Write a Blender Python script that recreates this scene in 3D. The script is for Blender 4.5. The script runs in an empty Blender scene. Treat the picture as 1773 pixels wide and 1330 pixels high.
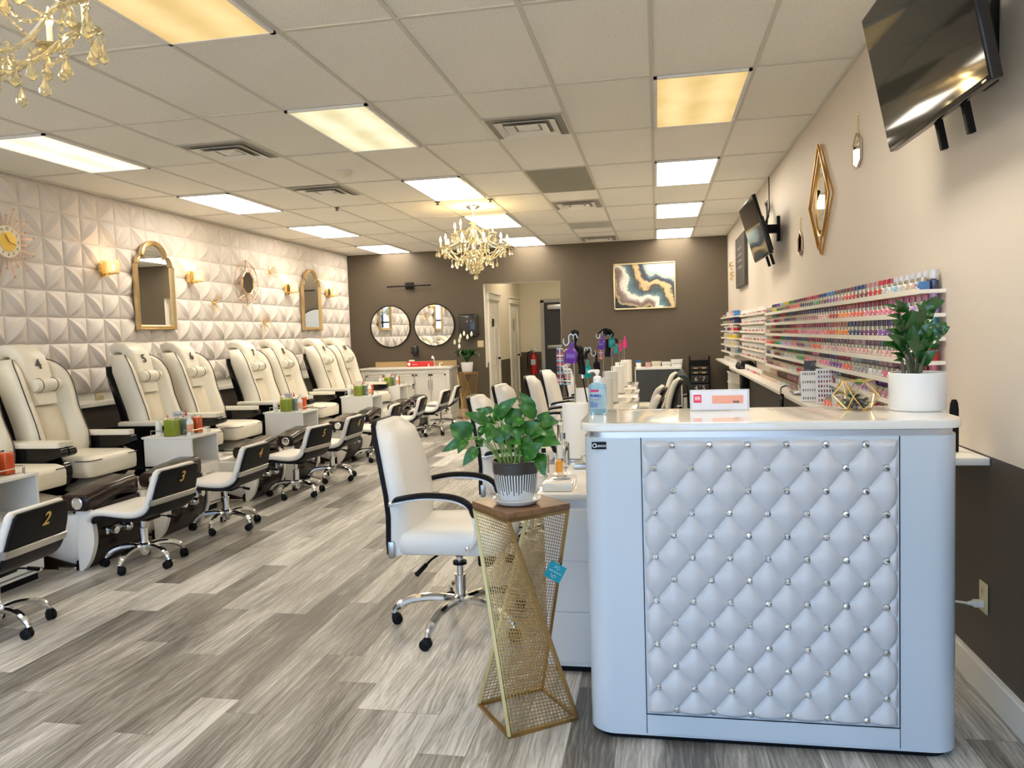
import bpy, bmesh, math, random
from mathutils import Vector, Matrix, noise
PI = math.pi
R = math.radians
rnd = random.Random(7)
scene = bpy.context.scene
COL = scene.collection

# ------------------------------------------------------------------ camera
yaw, pit, rol, FPX = R(10.667), R(3.576), R(-1.878), 1343.7
fwd = Vector((-math.sin(yaw)*math.cos(pit), math.cos(yaw)*math.cos(pit), -math.sin(pit)))
r0 = Vector((math.cos(yaw), math.sin(yaw), 0)); u0 = r0.cross(fwd)
rr = r0*math.cos(rol) + u0*math.sin(rol); uu = -r0*math.sin(rol) + u0*math.cos(rol)
cd = bpy.data.cameras.new('camera'); cam = bpy.data.objects.new('camera', cd); COL.objects.link(cam)
cam.matrix_world = Matrix(((rr.x, uu.x, -fwd.x, 0), (rr.y, uu.y, -fwd.y, 0), (rr.z, uu.z, -fwd.z, 1.40), (0, 0, 0, 1)))
cd.sensor_width = 36; cd.lens = FPX*36/1773; cd.clip_start = .05
scene.camera = cam

def ray(px, py):
    return fwd + rr*((px-886.5)/FPX) - uu*((py-665)/FPX)
def atY(Y, px, py):                       # world point at depth Y seen in direction px,py (measuring aid)
    d = ray(px, py); t = Y/d.y
    return Vector((0, 0, 1.40)) + d*t
def atX(X, px, py):
    d = ray(px, py); t = X/d.x
    return Vector((0, 0, 1.40)) + d*t

# ------------------------------------------------------------------ colour management, world, sun
scene.view_settings.view_transform = 'Standard'
scene.view_settings.look = 'None'
scene.view_settings.gamma = 1
scene.view_settings.use_curve_mapping = False
scene.view_settings.exposure = 1.0
LIGHT = 8.3
w = bpy.data.worlds.new('world'); scene.world = w; w.use_nodes = True
nt = w.node_tree; nt.nodes.clear()
o = nt.nodes.new('ShaderNodeOutputWorld'); b = nt.nodes.new('ShaderNodeBackground')
tc = nt.nodes.new('ShaderNodeTexCoord'); sx = nt.nodes.new('ShaderNodeSeparateXYZ'); cr = nt.nodes.new('ShaderNodeValToRGB')
cr.color_ramp.elements[0].position = .46; cr.color_ramp.elements[0].color = (.50, .52, .50, 1)
cr.color_ramp.elements[1].position = .54; cr.color_ramp.elements[1].color = (.36, .62, 1.0, 1)
mp = nt.nodes.new('ShaderNodeMapRange'); mp.inputs[1].default_value = -1; mp.inputs[2].default_value = 1
nt.links.new(tc.outputs['Generated'], sx.inputs[0]); nt.links.new(sx.outputs[2], mp.inputs[0])
nt.links.new(mp.outputs[0], cr.inputs[0]); nt.links.new(cr.outputs[0], b.inputs[0]); nt.links.new(b.outputs[0], o.inputs[0])
b.inputs[1].default_value = 2.5

# ------------------------------------------------------------------ materials
MATS = {}
def nodes(name):
    m = bpy.data.materials.new(name); m.use_nodes = True
    n = m.node_tree; p = n.nodes['Principled BSDF']
    return m, n, p
def P(name, col, rough=.5, metal=0, var=.05, scale=8, bump=0, bscale=60, trans=0, emit=None, estr=0, coat=0, alpha=1, objcol=False, spec=None, ior=None):
    if name in MATS: return MATS[name]
    m, n, p = nodes(name)
    tc = n.nodes.new('ShaderNodeTexCoord'); nz = n.nodes.new('ShaderNodeTexNoise'); nz.inputs['Scale'].default_value = scale; nz.inputs['Detail'].default_value = 3
    n.links.new(tc.outputs['Object'], nz.inputs['Vector'])
    mr = n.nodes.new('ShaderNodeMapRange'); mr.inputs[3].default_value = 1-var; mr.inputs[4].default_value = 1+var
    n.links.new(nz.outputs[0], mr.inputs[0])
    mx = n.nodes.new('ShaderNodeMix'); mx.data_type = 'RGBA'; mx.blend_type = 'MULTIPLY'; mx.inputs[0].default_value = 1
    if objcol:
        oi = n.nodes.new('ShaderNodeObjectInfo'); n.links.new(oi.outputs['Color'], mx.inputs[6])
    else:
        mx.inputs[6].default_value = (*col, 1)
    n.links.new(mr.outputs[0], mx.inputs[7]); n.links.new(mx.outputs[2], p.inputs['Base Color'])
    p.inputs['Roughness'].default_value = rough; p.inputs['Metallic'].default_value = metal
    p.inputs['Transmission Weight'].default_value = trans; p.inputs['Coat Weight'].default_value = coat; p.inputs['Alpha'].default_value = alpha
    if spec is not None: p.inputs['Specular IOR Level'].default_value = spec
    if ior: p.inputs['IOR'].default_value = ior
    if bump:
        nb = n.nodes.new('ShaderNodeTexNoise'); nb.inputs['Scale'].default_value = bscale; nb.inputs['Detail'].default_value = 4
        n.links.new(tc.outputs['Object'], nb.inputs['Vector'])
        bp = n.nodes.new('ShaderNodeBump'); bp.inputs['Strength'].default_value = bump; bp.inputs['Distance'].default_value = .004
        n.links.new(nb.outputs[0], bp.inputs['Height']); n.links.new(bp.outputs[0], p.inputs['Normal'])
    if emit:
        p.inputs['Emission Color'].default_value = (*emit, 1); p.inputs['Emission Strength'].default_value = estr
    MATS[name] = m
    return m
def math_(n, op, a, b=None, c=None):
    q = n.nodes.new('ShaderNodeMath'); q.operation = op
    for i, v in enumerate((a, b, c)):
        if v is None: continue
        if isinstance(v, (int, float)): q.inputs[i].default_value = v
        else: n.links.new(v, q.inputs[i])
    return q.outputs[0]

def floor_material():
    m, n, p = nodes('vinyl plank floor')
    tc = n.nodes.new('ShaderNodeTexCoord'); s = n.nodes.new('ShaderNodeSeparateXYZ'); n.links.new(tc.outputs['Object'], s.inputs[0])
    W, L = .165, 1.22
    row = math_(n, 'FLOOR', math_(n, 'DIVIDE', s.outputs[0], W))
    fx = math_(n, 'FRACT', math_(n, 'DIVIDE', s.outputs[0], W))
    wn = n.nodes.new('ShaderNodeTexWhiteNoise'); wn.noise_dimensions = '1D'; n.links.new(row, wn.inputs['W'])
    yy = math_(n, 'ADD', math_(n, 'DIVIDE', s.outputs[1], L), math_(n, 'MULTIPLY', wn.outputs[0], 7.3))
    col = math_(n, 'FLOOR', yy); fy = math_(n, 'FRACT', yy)
    cb = n.nodes.new('ShaderNodeCombineXYZ'); n.links.new(row, cb.inputs[0]); n.links.new(col, cb.inputs[1])
    w2 = n.nodes.new('ShaderNodeTexWhiteNoise'); w2.noise_dimensions = '2D'; n.links.new(cb.outputs[0], w2.inputs['Vector'])
    # grain coordinates, shifted per plank
    sh = math_(n, 'MULTIPLY', w2.outputs[0], 40)
    g = n.nodes.new('ShaderNodeCombineXYZ')
    n.links.new(math_(n, 'ADD', math_(n, 'MULTIPLY', s.outputs[0], 17), sh), g.inputs[0])
    n.links.new(math_(n, 'ADD', math_(n, 'MULTIPLY', s.outputs[1], 1.5), sh), g.inputs[1])
    n1 = n.nodes.new('ShaderNodeTexNoise'); n1.inputs['Scale'].default_value = 1; n1.inputs['Detail'].default_value = 9; n1.inputs['Roughness'].default_value = .72; n1.inputs['Distortion'].default_value = 1.6
    n.links.new(g.outputs[0], n1.inputs['Vector'])
    g2 = n.nodes.new('ShaderNodeCombineXYZ')
    n.links.new(math_(n, 'ADD', math_(n, 'MULTIPLY', s.outputs[0], 5.5), sh), g2.inputs[0])
    n.links.new(math_(n, 'ADD', math_(n, 'MULTIPLY', s.outputs[1], 1.1), sh), g2.inputs[1])
    n2 = n.nodes.new('ShaderNodeTexNoise'); n2.inputs['Scale'].default_value = 1; n2.inputs['Detail'].default_value = 2
    n.links.new(g2.outputs[0], n2.inputs['Vector'])
    wv = n.nodes.new('ShaderNodeTexWave'); wv.wave_type = 'BANDS'; wv.bands_direction = 'X'; wv.inputs['Scale'].default_value = 3.2; wv.inputs['Distortion'].default_value = 14; wv.inputs['Detail'].default_value = 3; wv.inputs['Detail Scale'].default_value = .8
    n.links.new(g2.outputs[0], wv.inputs['Vector'])
    base = math_(n, 'ADD', math_(n, 'MULTIPLY', w2.outputs[0], .56), math_(n, 'MULTIPLY', n2.outputs[0], .58))
    base = math_(n, 'ADD', base, math_(n, 'MULTIPLY', math_(n, 'SUBTRACT', n1.outputs[0], .5), 1.45))
    base = math_(n, 'ADD', base, math_(n, 'MULTIPLY', math_(n, 'SUBTRACT', wv.outputs[0], .5), .13))
    cr = n.nodes.new('ShaderNodeValToRGB'); e = cr.color_ramp.elements
    e[0].position = .22; e[0].color = (.12, .108, .095, 1)
    e[1].position = .92; e[1].color = (.72, .70, .655, 1)
    x = e.new(.42); x.color = (.25, .233, .208, 1)
    x = e.new(.62); x.color = (.385, .365, .33, 1)
    x = e.new(.78); x.color = (.56, .54, .50, 1)
    n.links.new(base, cr.inputs[0])
    # seams
    ex = math_(n, 'GREATER_THAN', math_(n, 'ABSOLUTE', math_(n, 'SUBTRACT', fx, .5)), .5-.0016/W)
    ey = math_(n, 'GREATER_THAN', math_(n, 'ABSOLUTE', math_(n, 'SUBTRACT', fy, .5)), .5-.0015/L)
    seam = math_(n, 'MAXIMUM', ex, ey)
    mx = n.nodes.new('ShaderNodeMix'); mx.data_type = 'RGBA'; n.links.new(math_(n, 'MULTIPLY', seam, .55), mx.inputs[0])
    n.links.new(cr.outputs[0], mx.inputs[6]); mx.inputs[7].default_value = (.06, .052, .045, 1)
    n.links.new(mx.outputs[2], p.inputs['Base Color'])
    n.links.new(math_(n, 'ADD', math_(n, 'MULTIPLY', n1.outputs[0], .25), .27), p.inputs['Roughness'])
    bp = n.nodes.new('ShaderNodeBump'); bp.inputs['Strength'].default_value = .12; bp.inputs['Distance'].default_value = .002
    n.links.new(math_(n, 'SUBTRACT', n1.outputs[0], seam), bp.inputs['Height']); n.links.new(bp.outputs[0], p.inputs['Normal'])
    return m
def ceiling_material():
    m, n, p = nodes('acoustic ceiling tile')
    tc = n.nodes.new('ShaderNodeTexCoord')
    a = n.nodes.new('ShaderNodeTexNoise'); a.inputs['Scale'].default_value = 150; a.inputs['Detail'].default_value = 3
    b = n.nodes.new('ShaderNodeTexNoise'); b.inputs['Scale'].default_value = .7
    mpg = n.nodes.new('ShaderNodeMapping'); mpg.inputs['Scale'].default_value = (1, .6, 1)
    n.links.new(tc.outputs['Object'], mpg.inputs[0]); n.links.new(mpg.outputs[0], a.inputs['Vector']); n.links.new(tc.outputs['Object'], b.inputs['Vector'])
    cr = n.nodes.new('ShaderNodeValToRGB'); e = cr.color_ramp.elements
    e[0].position = .36; e[0].color = (.78, .76, .70, 1); e[1].position = .46; e[1].color = (.93, .91, .85, 1)
    n.links.new(a.outputs[0], cr.inputs[0])
    mr = n.nodes.new('ShaderNodeMapRange'); mr.inputs[3].default_value = .92; mr.inputs[4].default_value = 1.06; n.links.new(b.outputs[0], mr.inputs[0])
    mx = n.nodes.new('ShaderNodeMix'); mx.data_type = 'RGBA'; mx.blend_type = 'MULTIPLY'; mx.inputs[0].default_value = 1
    n.links.new(cr.outputs[0], mx.inputs[6]); n.links.new(mr.outputs[0], mx.inputs[7]); n.links.new(mx.outputs[2], p.inputs['Base Color'])
    bp = n.nodes.new('ShaderNodeBump'); bp.inputs['Strength'].default_value = .5; bp.inputs['Distance'].default_value = .003
    n.links.new(a.outputs[0], bp.inputs['Height']); n.links.new(bp.outputs[0], p.inputs['Normal']); p.inputs['Roughness'].default_value = .95
    return m
def wood_material(name, c1, c2, axis=0, sc=9, rough=.45):
    m, n, p = nodes(name)
    tc = n.nodes.new('ShaderNodeTexCoord'); mpg = n.nodes.new('ShaderNodeMapping'); s = [sc*3]*3; s[axis] = sc*.25; mpg.inputs['Scale'].default_value = s
    nz = n.nodes.new('ShaderNodeTexNoise'); nz.inputs['Scale'].default_value = 1; nz.inputs['Detail'].default_value = 6; nz.inputs['Distortion'].default_value = .6
    n.links.new(tc.outputs['Object'], mpg.inputs[0]); n.links.new(mpg.outputs[0], nz.inputs['Vector'])
    cr = n.nodes.new('ShaderNodeValToRGB'); e = cr.color_ramp.elements
    e[0].position = .3; e[0].color = (*c1, 1); e[1].position = .7; e[1].color = (*c2, 1)
    n.links.new(nz.outputs[0], cr.inputs[0]); n.links.new(cr.outputs[0], p.inputs['Base Color']); p.inputs['Roughness'].default_value = rough
    return m
def emission_panel(name, col, strength, lo=.8, tubes=2):
    m = bpy.data.materials.new(name); m.use_nodes = True; n = m.node_tree; n.nodes.clear()
    o = n.nodes.new('ShaderNodeOutputMaterial'); e = n.nodes.new('ShaderNodeEmission'); e.inputs[1].default_value = strength
    tc = n.nodes.new('ShaderNodeTexCoord'); s = n.nodes.new('ShaderNodeSeparateXYZ'); n.links.new(tc.outputs['Object'], s.inputs[0])
    a = math_(n, 'COSINE', math_(n, 'MULTIPLY', s.outputs[0], 2*PI*tubes/.58))
    nz = n.nodes.new('ShaderNodeTexNoise'); nz.inputs['Scale'].default_value = 3; n.links.new(tc.outputs['Object'], nz.inputs['Vector'])
    f = math_(n, 'ADD', math_(n, 'MULTIPLY', a, -.25), nz.outputs[0])
    mr = n.nodes.new('ShaderNodeMapRange'); mr.inputs[1].default_value = .15; mr.inputs[2].default_value = .85; n.links.new(f, mr.inputs[0])
    mx = n.nodes.new('ShaderNodeMix'); mx.data_type = 'RGBA'; n.links.new(mr.outputs[0], mx.inputs[0])
    mx.inputs[6].default_value = (*[c*k for c, k in zip(col, (lo+.08, lo, lo-.12))], 1); mx.inputs[7].default_value = (*col, 1)
    n.links.new(mx.outputs[2], e.inputs[0]); n.links.new(e.outputs[0], o.inputs[0])
    return m
def vcol_material(name, rough, attr='Col'):
    m, n, p = nodes(name); a = n.nodes.new('ShaderNodeVertexColor'); a.layer_name = attr
    n.links.new(a.outputs[0], p.inputs['Base Color']); p.inputs['Roughness'].default_value = rough
    return m
CHROME = P('chrome', (.86, .87, .88), .12, 1, .02)
CHROMED = P('brushed steel', (.50, .50, .49), .3, 1, .04)
MIRROR = P('mirror glass', (.92, .93, .92), .01, 1, 0)
BLACK = P('black plastic', (.007, .007, .008), .42, 0, .1, spec=.14)
BLACKG = P('gloss black shell', (.006, .006, .007), .16, 0, .1, spec=.4)
LEATH = P('cream leather', (.80, .76, .65), .36, 0, .05, 5, bump=.25, bscale=45)
LEATH2 = P('cream perforated leather', (.74, .68, .55), .45, 0, .07, 9, bump=.4, bscale=260)
WLEATH = P('white leather', (.84, .81, .75), .38, 0, .03, 5, bump=.15, bscale=90)
PIPING = P('dark piping', (.035, .022, .022), .5)
WGLOSS = P('white gloss acrylic', (.84, .82, .77), .12, 0, .02, coat=.4)
WMAT = P('white painted board', (.84, .84, .81), .4, 0, .02)
WPAINT = P('white trim paint', (.80, .77, .70), .45, 0, .03)
BROWNG = P('dark brown gloss plastic', (.020, .010, .007), .2, 0, .15, spec=.28)
GOLD = P('gold metal', (.78, .56, .24), .24, 1, .06)
GOLDD = P('antique gold frame', (.62, .47, .25), .34, .9, .12, 20)
GOLDP = P('gold painted number', (.72, .46, .12), .4, .5, .05)
BROWNW = P('taupe wall paint', (.094, .072, .047), .62, 0, .05, 3, bump=.06, bscale=150)
DARKW = P('dark taupe wall paint', (.050, .040, .031), .5, 0, .06, 3, bump=.06, bscale=150)
CREAMW = P('cream wall paint', (.66, .595, .52), .6, 0, .03, 2, bump=.06, bscale=150)
HALLW = P('hall wall paint', (.80, .73, .58), .6, 0, .03, 2)
GLASSY = P('clear glass', (.97, .98, .98), .03, 0, 0, trans=1, ior=1.3)
CRYSTAL = P('amber crystal', (.96, .88, .62), .04, 0, .05, trans=.78, ior=1.5)
PAPER = P('white paper', (.86, .84, .79), .9, 0, .03, bump=.3, bscale=240)
SOIL = P('potting soil', (.03, .02, .013), .95, 0, .4, 40, bump=1, bscale=120)

# ------------------------------------------------------------------ mesh kit
_cache = {}
def _box(sx, sy, sz, bev, seg):
    k = (round(sx, 4), round(sy, 4), round(sz, 4), round(bev, 4), seg)
    if k in _cache: return _cache[k]
    b = bmesh.new(); bmesh.ops.create_cube(b, size=1); bmesh.ops.scale(b, vec=(sx, sy, sz), verts=b.verts)
    if bev > 0: bmesh.ops.bevel(b, geom=list(b.edges), offset=min(bev, .49*min(sx, sy, sz)), segments=seg, affect='EDGES', profile=.5)
    b.verts.index_update()
    r = ([v.co.copy() for v in b.verts], [[v.index for v in f.verts] for f in b.faces]); b.free(); _cache[k] = r
    return r
class MB:
    def __init__(s): s.V = []; s.F = []; s.I = []; s.mi = 0; s.C = None
    def add(s, V, F, M=None):
        k = len(s.V)
        s.V += [M @ Vector(v) for v in V] if M else [Vector(v) for v in V]
        s.F += [[i+k for i in f] for f in F]; s.I += [s.mi]*len(F)
        return s
    def mat(s, i): s.mi = i; return s
    def box(s, x0, x1, y0, y1, z0, z1, bev=0, seg=2, M=None):
        V, F = _box(abs(x1-x0), abs(y1-y0), abs(z1-z0), bev, seg)
        T = Matrix.Translation(((x0+x1)/2, (y0+y1)/2, (z0+z1)/2))
        return s.add(V, F, (M @ T) if M else T)
    def lathe(s, prof, n=24, M=None, sx=1, sy=1):
        V = []; F = []
        for r, z in prof:
            for k in range(n):
                a = 2*PI*k/n; V.append((r*math.cos(a)*sx, r*math.sin(a)*sy, z))
        for i in range(len(prof)-1):
            for k in range(n):
                F.append([i*n+k, i*n+(k+1) % n, (i+1)*n+(k+1) % n, (i+1)*n+k])
        if prof[0][0] > 1e-6: F.append([k for k in range(n)][::-1])
        if prof[-1][0] > 1e-6: F.append([(len(prof)-1)*n+k for k in range(n)])
        return s.add(V, F, M)
    def cyl(s, p0, p1, r0, r1=None, n=14):
        r1 = r0 if r1 is None else r1
        p0 = Vector(p0); p1 = Vector(p1); d = p1-p0
        M = Matrix.Translation(p0) @ d.to_track_quat('Z', 'Y').to_matrix().to_4x4()
        return s.lathe([(r0, 0), (r1, d.length)], n, M)
    def ball(s, c, r, n=12, sz=1, sy=1, sx=1):
        m = max(5, n//2); prof = [(r*math.sin(PI*i/m), -r*math.cos(PI*i/m)*sz) for i in range(m+1)]
        prof[0] = (1e-7, prof[0][1]); prof[-1] = (1e-7, prof[-1][1])
        return s.lathe(prof, n, Matrix.Translation(c), sx, sy)
    def tube(s, pts, r, n=8, closed=False, flat=None):
        pts = [Vector(p) for p in pts]; N = len(pts)
        rs = r if isinstance(r, (list, tuple)) else [r]*N
        up = None; V = []; F = []
        for i, p in enumerate(pts):
            if closed: t = pts[(i+1) % N]-pts[i-1]
            else: t = pts[min(i+1, N-1)]-pts[max(i-1, 0)]
            t.normalize()
            if up is None:
                up = Vector((0, 0, 1)) if abs(t.z) < .9 else Vector((1, 0, 0))
            up = (up - t*up.dot(t)).normalized(); sd = t.cross(up)
            for k in range(n):
                a = 2*PI*(k+.5)/n
                V.append(p + sd*(rs[i]*math.cos(a)*(flat or 1)) + up*(rs[i]*math.sin(a)))
        for i in range(N if closed else N-1):
            j = (i+1) % N
            for k in range(n): F.append([i*n+k, i*n+(k+1) % n, j*n+(k+1) % n, j*n+k])
        if not closed: F.append(list(range(n))[::-1]); F.append([(N-1)*n+k for k in range(n)])
        return s.add(V, F)
    def loft(s, rings, cap=True, M=None):
        n = len(rings[0]); V = [p for r in rings for p in r]; F = []
        for i in range(len(rings)-1):
            for k in range(n): F.append([i*n+k, i*n+(k+1) % n, (i+1)*n+(k+1) % n, (i+1)*n+k])
        if cap: F.append(list(range(n))[::-1]); F.append([(len(rings)-1)*n+k for k in range(n)])
        return s.add(V, F, M)
    def prism(s, poly, d0, d1, axis='z', M=None):
        def q(a, b, d): return {'z': (a, b, d), 'y': (a, d, b), 'x': (d, a, b)}[axis]
        return s.loft([[q(a, b, d0) for a, b in poly], [q(a, b, d1) for a, b in poly]], True, M)
    def grid(s, fn, nu, nv):
        V = [fn(i/nu, j/nv) for i in range(nu+1) for j in range(nv+1)]
        F = [[i*(nv+1)+j, (i+1)*(nv+1)+j, (i+1)*(nv+1)+j+1, i*(nv+1)+j+1] for i in range(nu) for j in range(nv)]
        return s.add(V, F)
    def build(s, name, mats, parent=None, smooth=35, loc=None, fix=True):
        me = bpy.data.meshes.new(name); me.from_pydata([tuple(v) for v in s.V], [], s.F)
        if not isinstance(mats, (list, tuple)): mats = [mats]
        for m in mats: me.materials.append(m)
        if any(s.I): me.polygons.foreach_set('material_index', s.I)
        if fix:
            bb = bmesh.new(); bb.from_mesh(me); bmesh.ops.recalc_face_normals(bb, faces=bb.faces); bb.to_mesh(me); bb.free()
        if smooth:
            me.shade_smooth(); me.set_sharp_from_angle(angle=R(smooth))
        me.update()
        ob = bpy.data.objects.new(name, me); COL.objects.link(ob)
        if parent: ob.parent = parent
        if loc: ob.location = loc
        return ob
def rrect(w, h, r, n=4):                     # rounded rectangle outline in 2-D, centred
    out = []
    for cx, cy, a0 in ((w/2-r, h/2-r, 0), (-w/2+r, h/2-r, 90), (-w/2+r, -h/2+r, 180), (w/2-r, -h/2+r, 270)):
        for k in range(n+1):
            a = R(a0+90*k/n); out.append((cx+r*math.cos(a), cy+r*math.sin(a)))
    return out
def thing(name, label, cat, loc=(0, 0, 0), rz=0, group=None):
    o = bpy.data.objects.new(name, None); COL.objects.link(o); o.location = loc; o.rotation_euler = (0, 0, rz); o.empty_display_size = .05
    return tag(o, label, cat, group)
def tag(o, label, cat, group=None):
    o['label'] = label; o['category'] = cat
    if group: o['group'] = group
    return o
def struct(o): o['kind'] = 'structure'; return o
KIDS = {}
def dup(root, loc, rz=0, label=None, group=None):
    if not KIDS.get(root.name):
        KIDS[root.name] = [(c, list(c.children)) for c in root.children]
    r = root.copy(); COL.objects.link(r); r.location = loc; r.rotation_euler = (0, 0, rz)
    if label: r['label'] = label
    if group: r['group'] = group
    for c, gs in KIDS[root.name]:
        k = c.copy(); COL.objects.link(k); k.parent = r
        for g in gs:
            d = g.copy(); COL.objects.link(d); d.parent = k
    return r
def text(name, s, size, mat_, parent, loc, rot, ext=.0015, shear=0, bold=0, align='CENTER'):
    cu = bpy.data.curves.new('t', 'FONT'); cu.body = s; cu.size = size; cu.extrude = ext; cu.align_x = align; cu.align_y = 'CENTER'; cu.shear = shear; cu.offset = bold; cu.resolution_u = 3
    to = bpy.data.objects.new('t', cu); COL.objects.link(to)
    dg = bpy.context.evaluated_depsgraph_get(); me = bpy.data.meshes.new_from_object(to.evaluated_get(dg)); me.name = name
    bpy.data.objects.remove(to); bpy.data.curves.remove(cu)
    me.materials.clear(); me.materials.append(mat_)
    o = bpy.data.objects.new(name, me); COL.objects.link(o); o.location = loc; o.rotation_euler = rot
    if parent: o.parent = parent
    return o
ORD = ['nearest', 'second', 'third', 'fourth', 'fifth', 'sixth', 'seventh', 'eighth', 'ninth', 'tenth', 'eleventh', 'twelfth']
# ================================================================== ROOM
XR, XL, YB, YF, H = 1.18, -5.5, 13.42, -2.6, 2.96
G = .6096; G0 = 4.938; GL = 1.2192
struct(MB().box(XL-.2, XR+.2, YF, 17.5, -.1, 0).build('floor', floor_material()))
# ceiling with the cells of the troffers left as is (fixtures hang flush under it)
struct(MB().box(XL-.2, XR+.2, YF, 17.5, H, H+.1).build('ceiling', ceiling_material()))
m = MB()
TBAR = P('ceiling grid steel', (.66, .64, .58), .5, 0, .03)
for i in range(-9, 2): m.box(i*G-.012, i*G+.012, YF, YB, H-.007, H)
for j in range(-6, 7):
    y = G0+j*GL; m.box(XL, XR, y-.012, y+.012, H-.0065, H)
for i, j in ((-2, .5), (-6, .5), (-6, 2.5), (-2, 3.5), (-2, 6.5), (-6, 2.0)):
    y = G0+j*GL; m.box(i*G, i*G+G, y-.012, y+.012, H-.006, H)
m.box(XR-.02, XR, YF, YB, H-.02, H); m.box(XL, XL+.03, YF, YB, H-.02, H); m.box(XL, XR, YB-.02, YB, H-.02, H)
struct(m.build('trim_1', TBAR, smooth=0))
# right wall: cream above, dark taupe below
m = MB(); m.box(XR, XR+.15, YF, YB+.15, .905, H); m.mat(1).box(XR, XR+.15, YF, YB+.15, 0, .905)
struct(m.build('wall_right', [CREAMW, DARKW], smooth=0))
# back wall with the passage opening
m = MB(); m.box(XL-.2, -2.985, YB, YB+.13, 0, H); m.box(-1.63, XR, YB, YB+.13, 0, H); m.box(-2.985, -1.63, YB, YB+.13, 2.32, H)
struct(m.build('wall_back', BROWNW, smooth=0))
m = MB(); m.box(-2.99, -2.982, YB+.003, YB+.134, .85, 2.322); m.box(-1.633, -1.627, YB+.003, YB+.134, .85, 2.322); m.box(-2.99, -1.627, YB+.003, YB+.134, 2.317, 2.322)
struct(m.build('trim_2', WPAINT, smooth=0))
# passage behind the opening
m = MB(); m.box(-3.13, -2.99, YB+.13, 17.3, .93, H); m.mat(1).box(-3.13, -2.99, YB+.13, 17.3, 0, .93)
struct(m.build('wall_passage_left', [HALLW, BROWNW], smooth=0))
m = MB(); m.box(-3.13, -1.0, 17.1, 17.25, 1.02, H); m.mat(1).box(-3.13, -1.0, 17.1, 17.25, 0, 1.02)
struct(m.build('wall_passage_back', [HALLW, BROWNW], smooth=0))
struct(MB().box(-1.2, -1.05, YB+.13, 17.1, 0, H).build('wall_passage_right', HALLW, smooth=0))
# left wall: dark dado, white rail, then the relief panels
m = MB(); m.box(XL-.15, XL, YF, YB+.15, .87, H); m.mat(1).box(XL-.15, XL, YF, YB+.15, 0, .87)
struct(m.build('wall_left', [WPAINT, DARKW], smooth=0))
m = MB(); m.box(XL, XL+.028, YF, YB, .83, .87, .004); m.box(XL, XL+.018, YF, YB, .87, .885, .003)
struct(m.build('trim_3', WPAINT, smooth=0))
# relief panels: squares with a crest on one diagonal, four meeting in a star
cell = .2452; ystart = -2.55; z0 = .976; nc = 10; V = []; F = []
ny = int((YB-ystart)/cell); nz_ = 8
for iy in range(ny):
    for iz in range(nz_):
        y0 = 6.002 + (iy-35)*cell; zz = 1.7055 + (iz-3)*cell
        flip = (iy-35 + iz-3) % 2
        res = nc if y0 > 4.3 else 5
        if y0 + cell > YB: continue
        k = len(V); ns = 12 if y0 > 4.3 else 6
        for i_ in range(ns+1):
            s_ = min(.9995, max(.0005, i_/ns)); Rr = 2*min(s_, 1-s_)
            H0 = math.sin(PI*s_)**.8
            tl = min(.62, .36*math.sin(PI*s_)/Rr) if Rr > .01 else .6; st = [1, 1-.1*(1-tl), 1-.35*(1-tl), 1-.7*(1-tl), tl, tl*.5, 0]
            for sg, r_ in [(-1, x) for x in st]+[(1, x) for x in st[-2::-1]]:
                h = H0*(.46+.54*(1-r_/tl)**.8) if r_ < tl else H0*.46*(1-((r_-tl)/(1-tl))**2.2)
                dv = sg*r_*Rr/2; u = s_+dv; v = s_-dv
                if flip: u = 1-u
                V.append((XL+.004+.056*h, y0+u*cell, zz+v*cell))
        n_ = 13
        for a in range(ns):
            for b_ in range(n_-1):
                q = [k+a*n_+b_, k+(a+1)*n_+b_, k+(a+1)*n_+b_+1, k+a*n_+b_+1]
                F.append(q if flip else q[::-1])
PANEL = P('white relief wall panel', (.74, .69, .655), .5, 0, .015, 3)
mb = MB(); mb.V = [Vector(v) for v in V]; mb.F = F; mb.I = [0]*len(F)
struct(mb.build('wall_left_panels', PANEL, smooth=24, fix=False))
# baseboards
def baseboard(name, boxes):
    m = MB()
    for (x0, x1, y0, y1, d) in boxes:
        m.box(x0, x1, y0, y1, 0, .105)
        if d == 'x+': m.box(x0, x1-.006, y0, y1, .105, .118)
        elif d == 'x-': m.box(x0+.006, x1, y0, y1, .105, .118)
        else: m.box(x0, x1, y0+.006, y1, .105, .118)
    struct(m.build(name, WPAINT, smooth=0))
baseboard('baseboard_right', [(XR-.016, XR, YF, YB, 'x-')])
baseboard('baseboard_left', [(XL, XL+.016, YF, YB, 'x+')])
baseboard('baseboard_back', [(-3.6, -2.985, YB-.016, YB, 'y-'), (-1.63, XR-.016, YB-.016, YB, 'y-')])
# shop front behind the camera: posts, sill and glass
m = MB(); m.box(XL-.2, XR+.2, YF-.15, YF, 0, .35); m.box(XL-.2, XR+.2, YF-.15, YF, 2.75, H+.1)
struct(m.build('wall_front', CREAMW, smooth=0))
m = MB()
for x in (XL-.05, -4.2, -2.85, -1.5, -.15, XR+.02): m.box(x-.04, x+.04, YF-.12, YF-.04, .35, 2.75)
m.box(XL-.1, XR+.1, YF-.12, YF-.04, 2.05, 2.12)
struct(m.build('window_1', P('dark aluminium frame', (.08, .08, .08), .4, .5), smooth=0))

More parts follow.
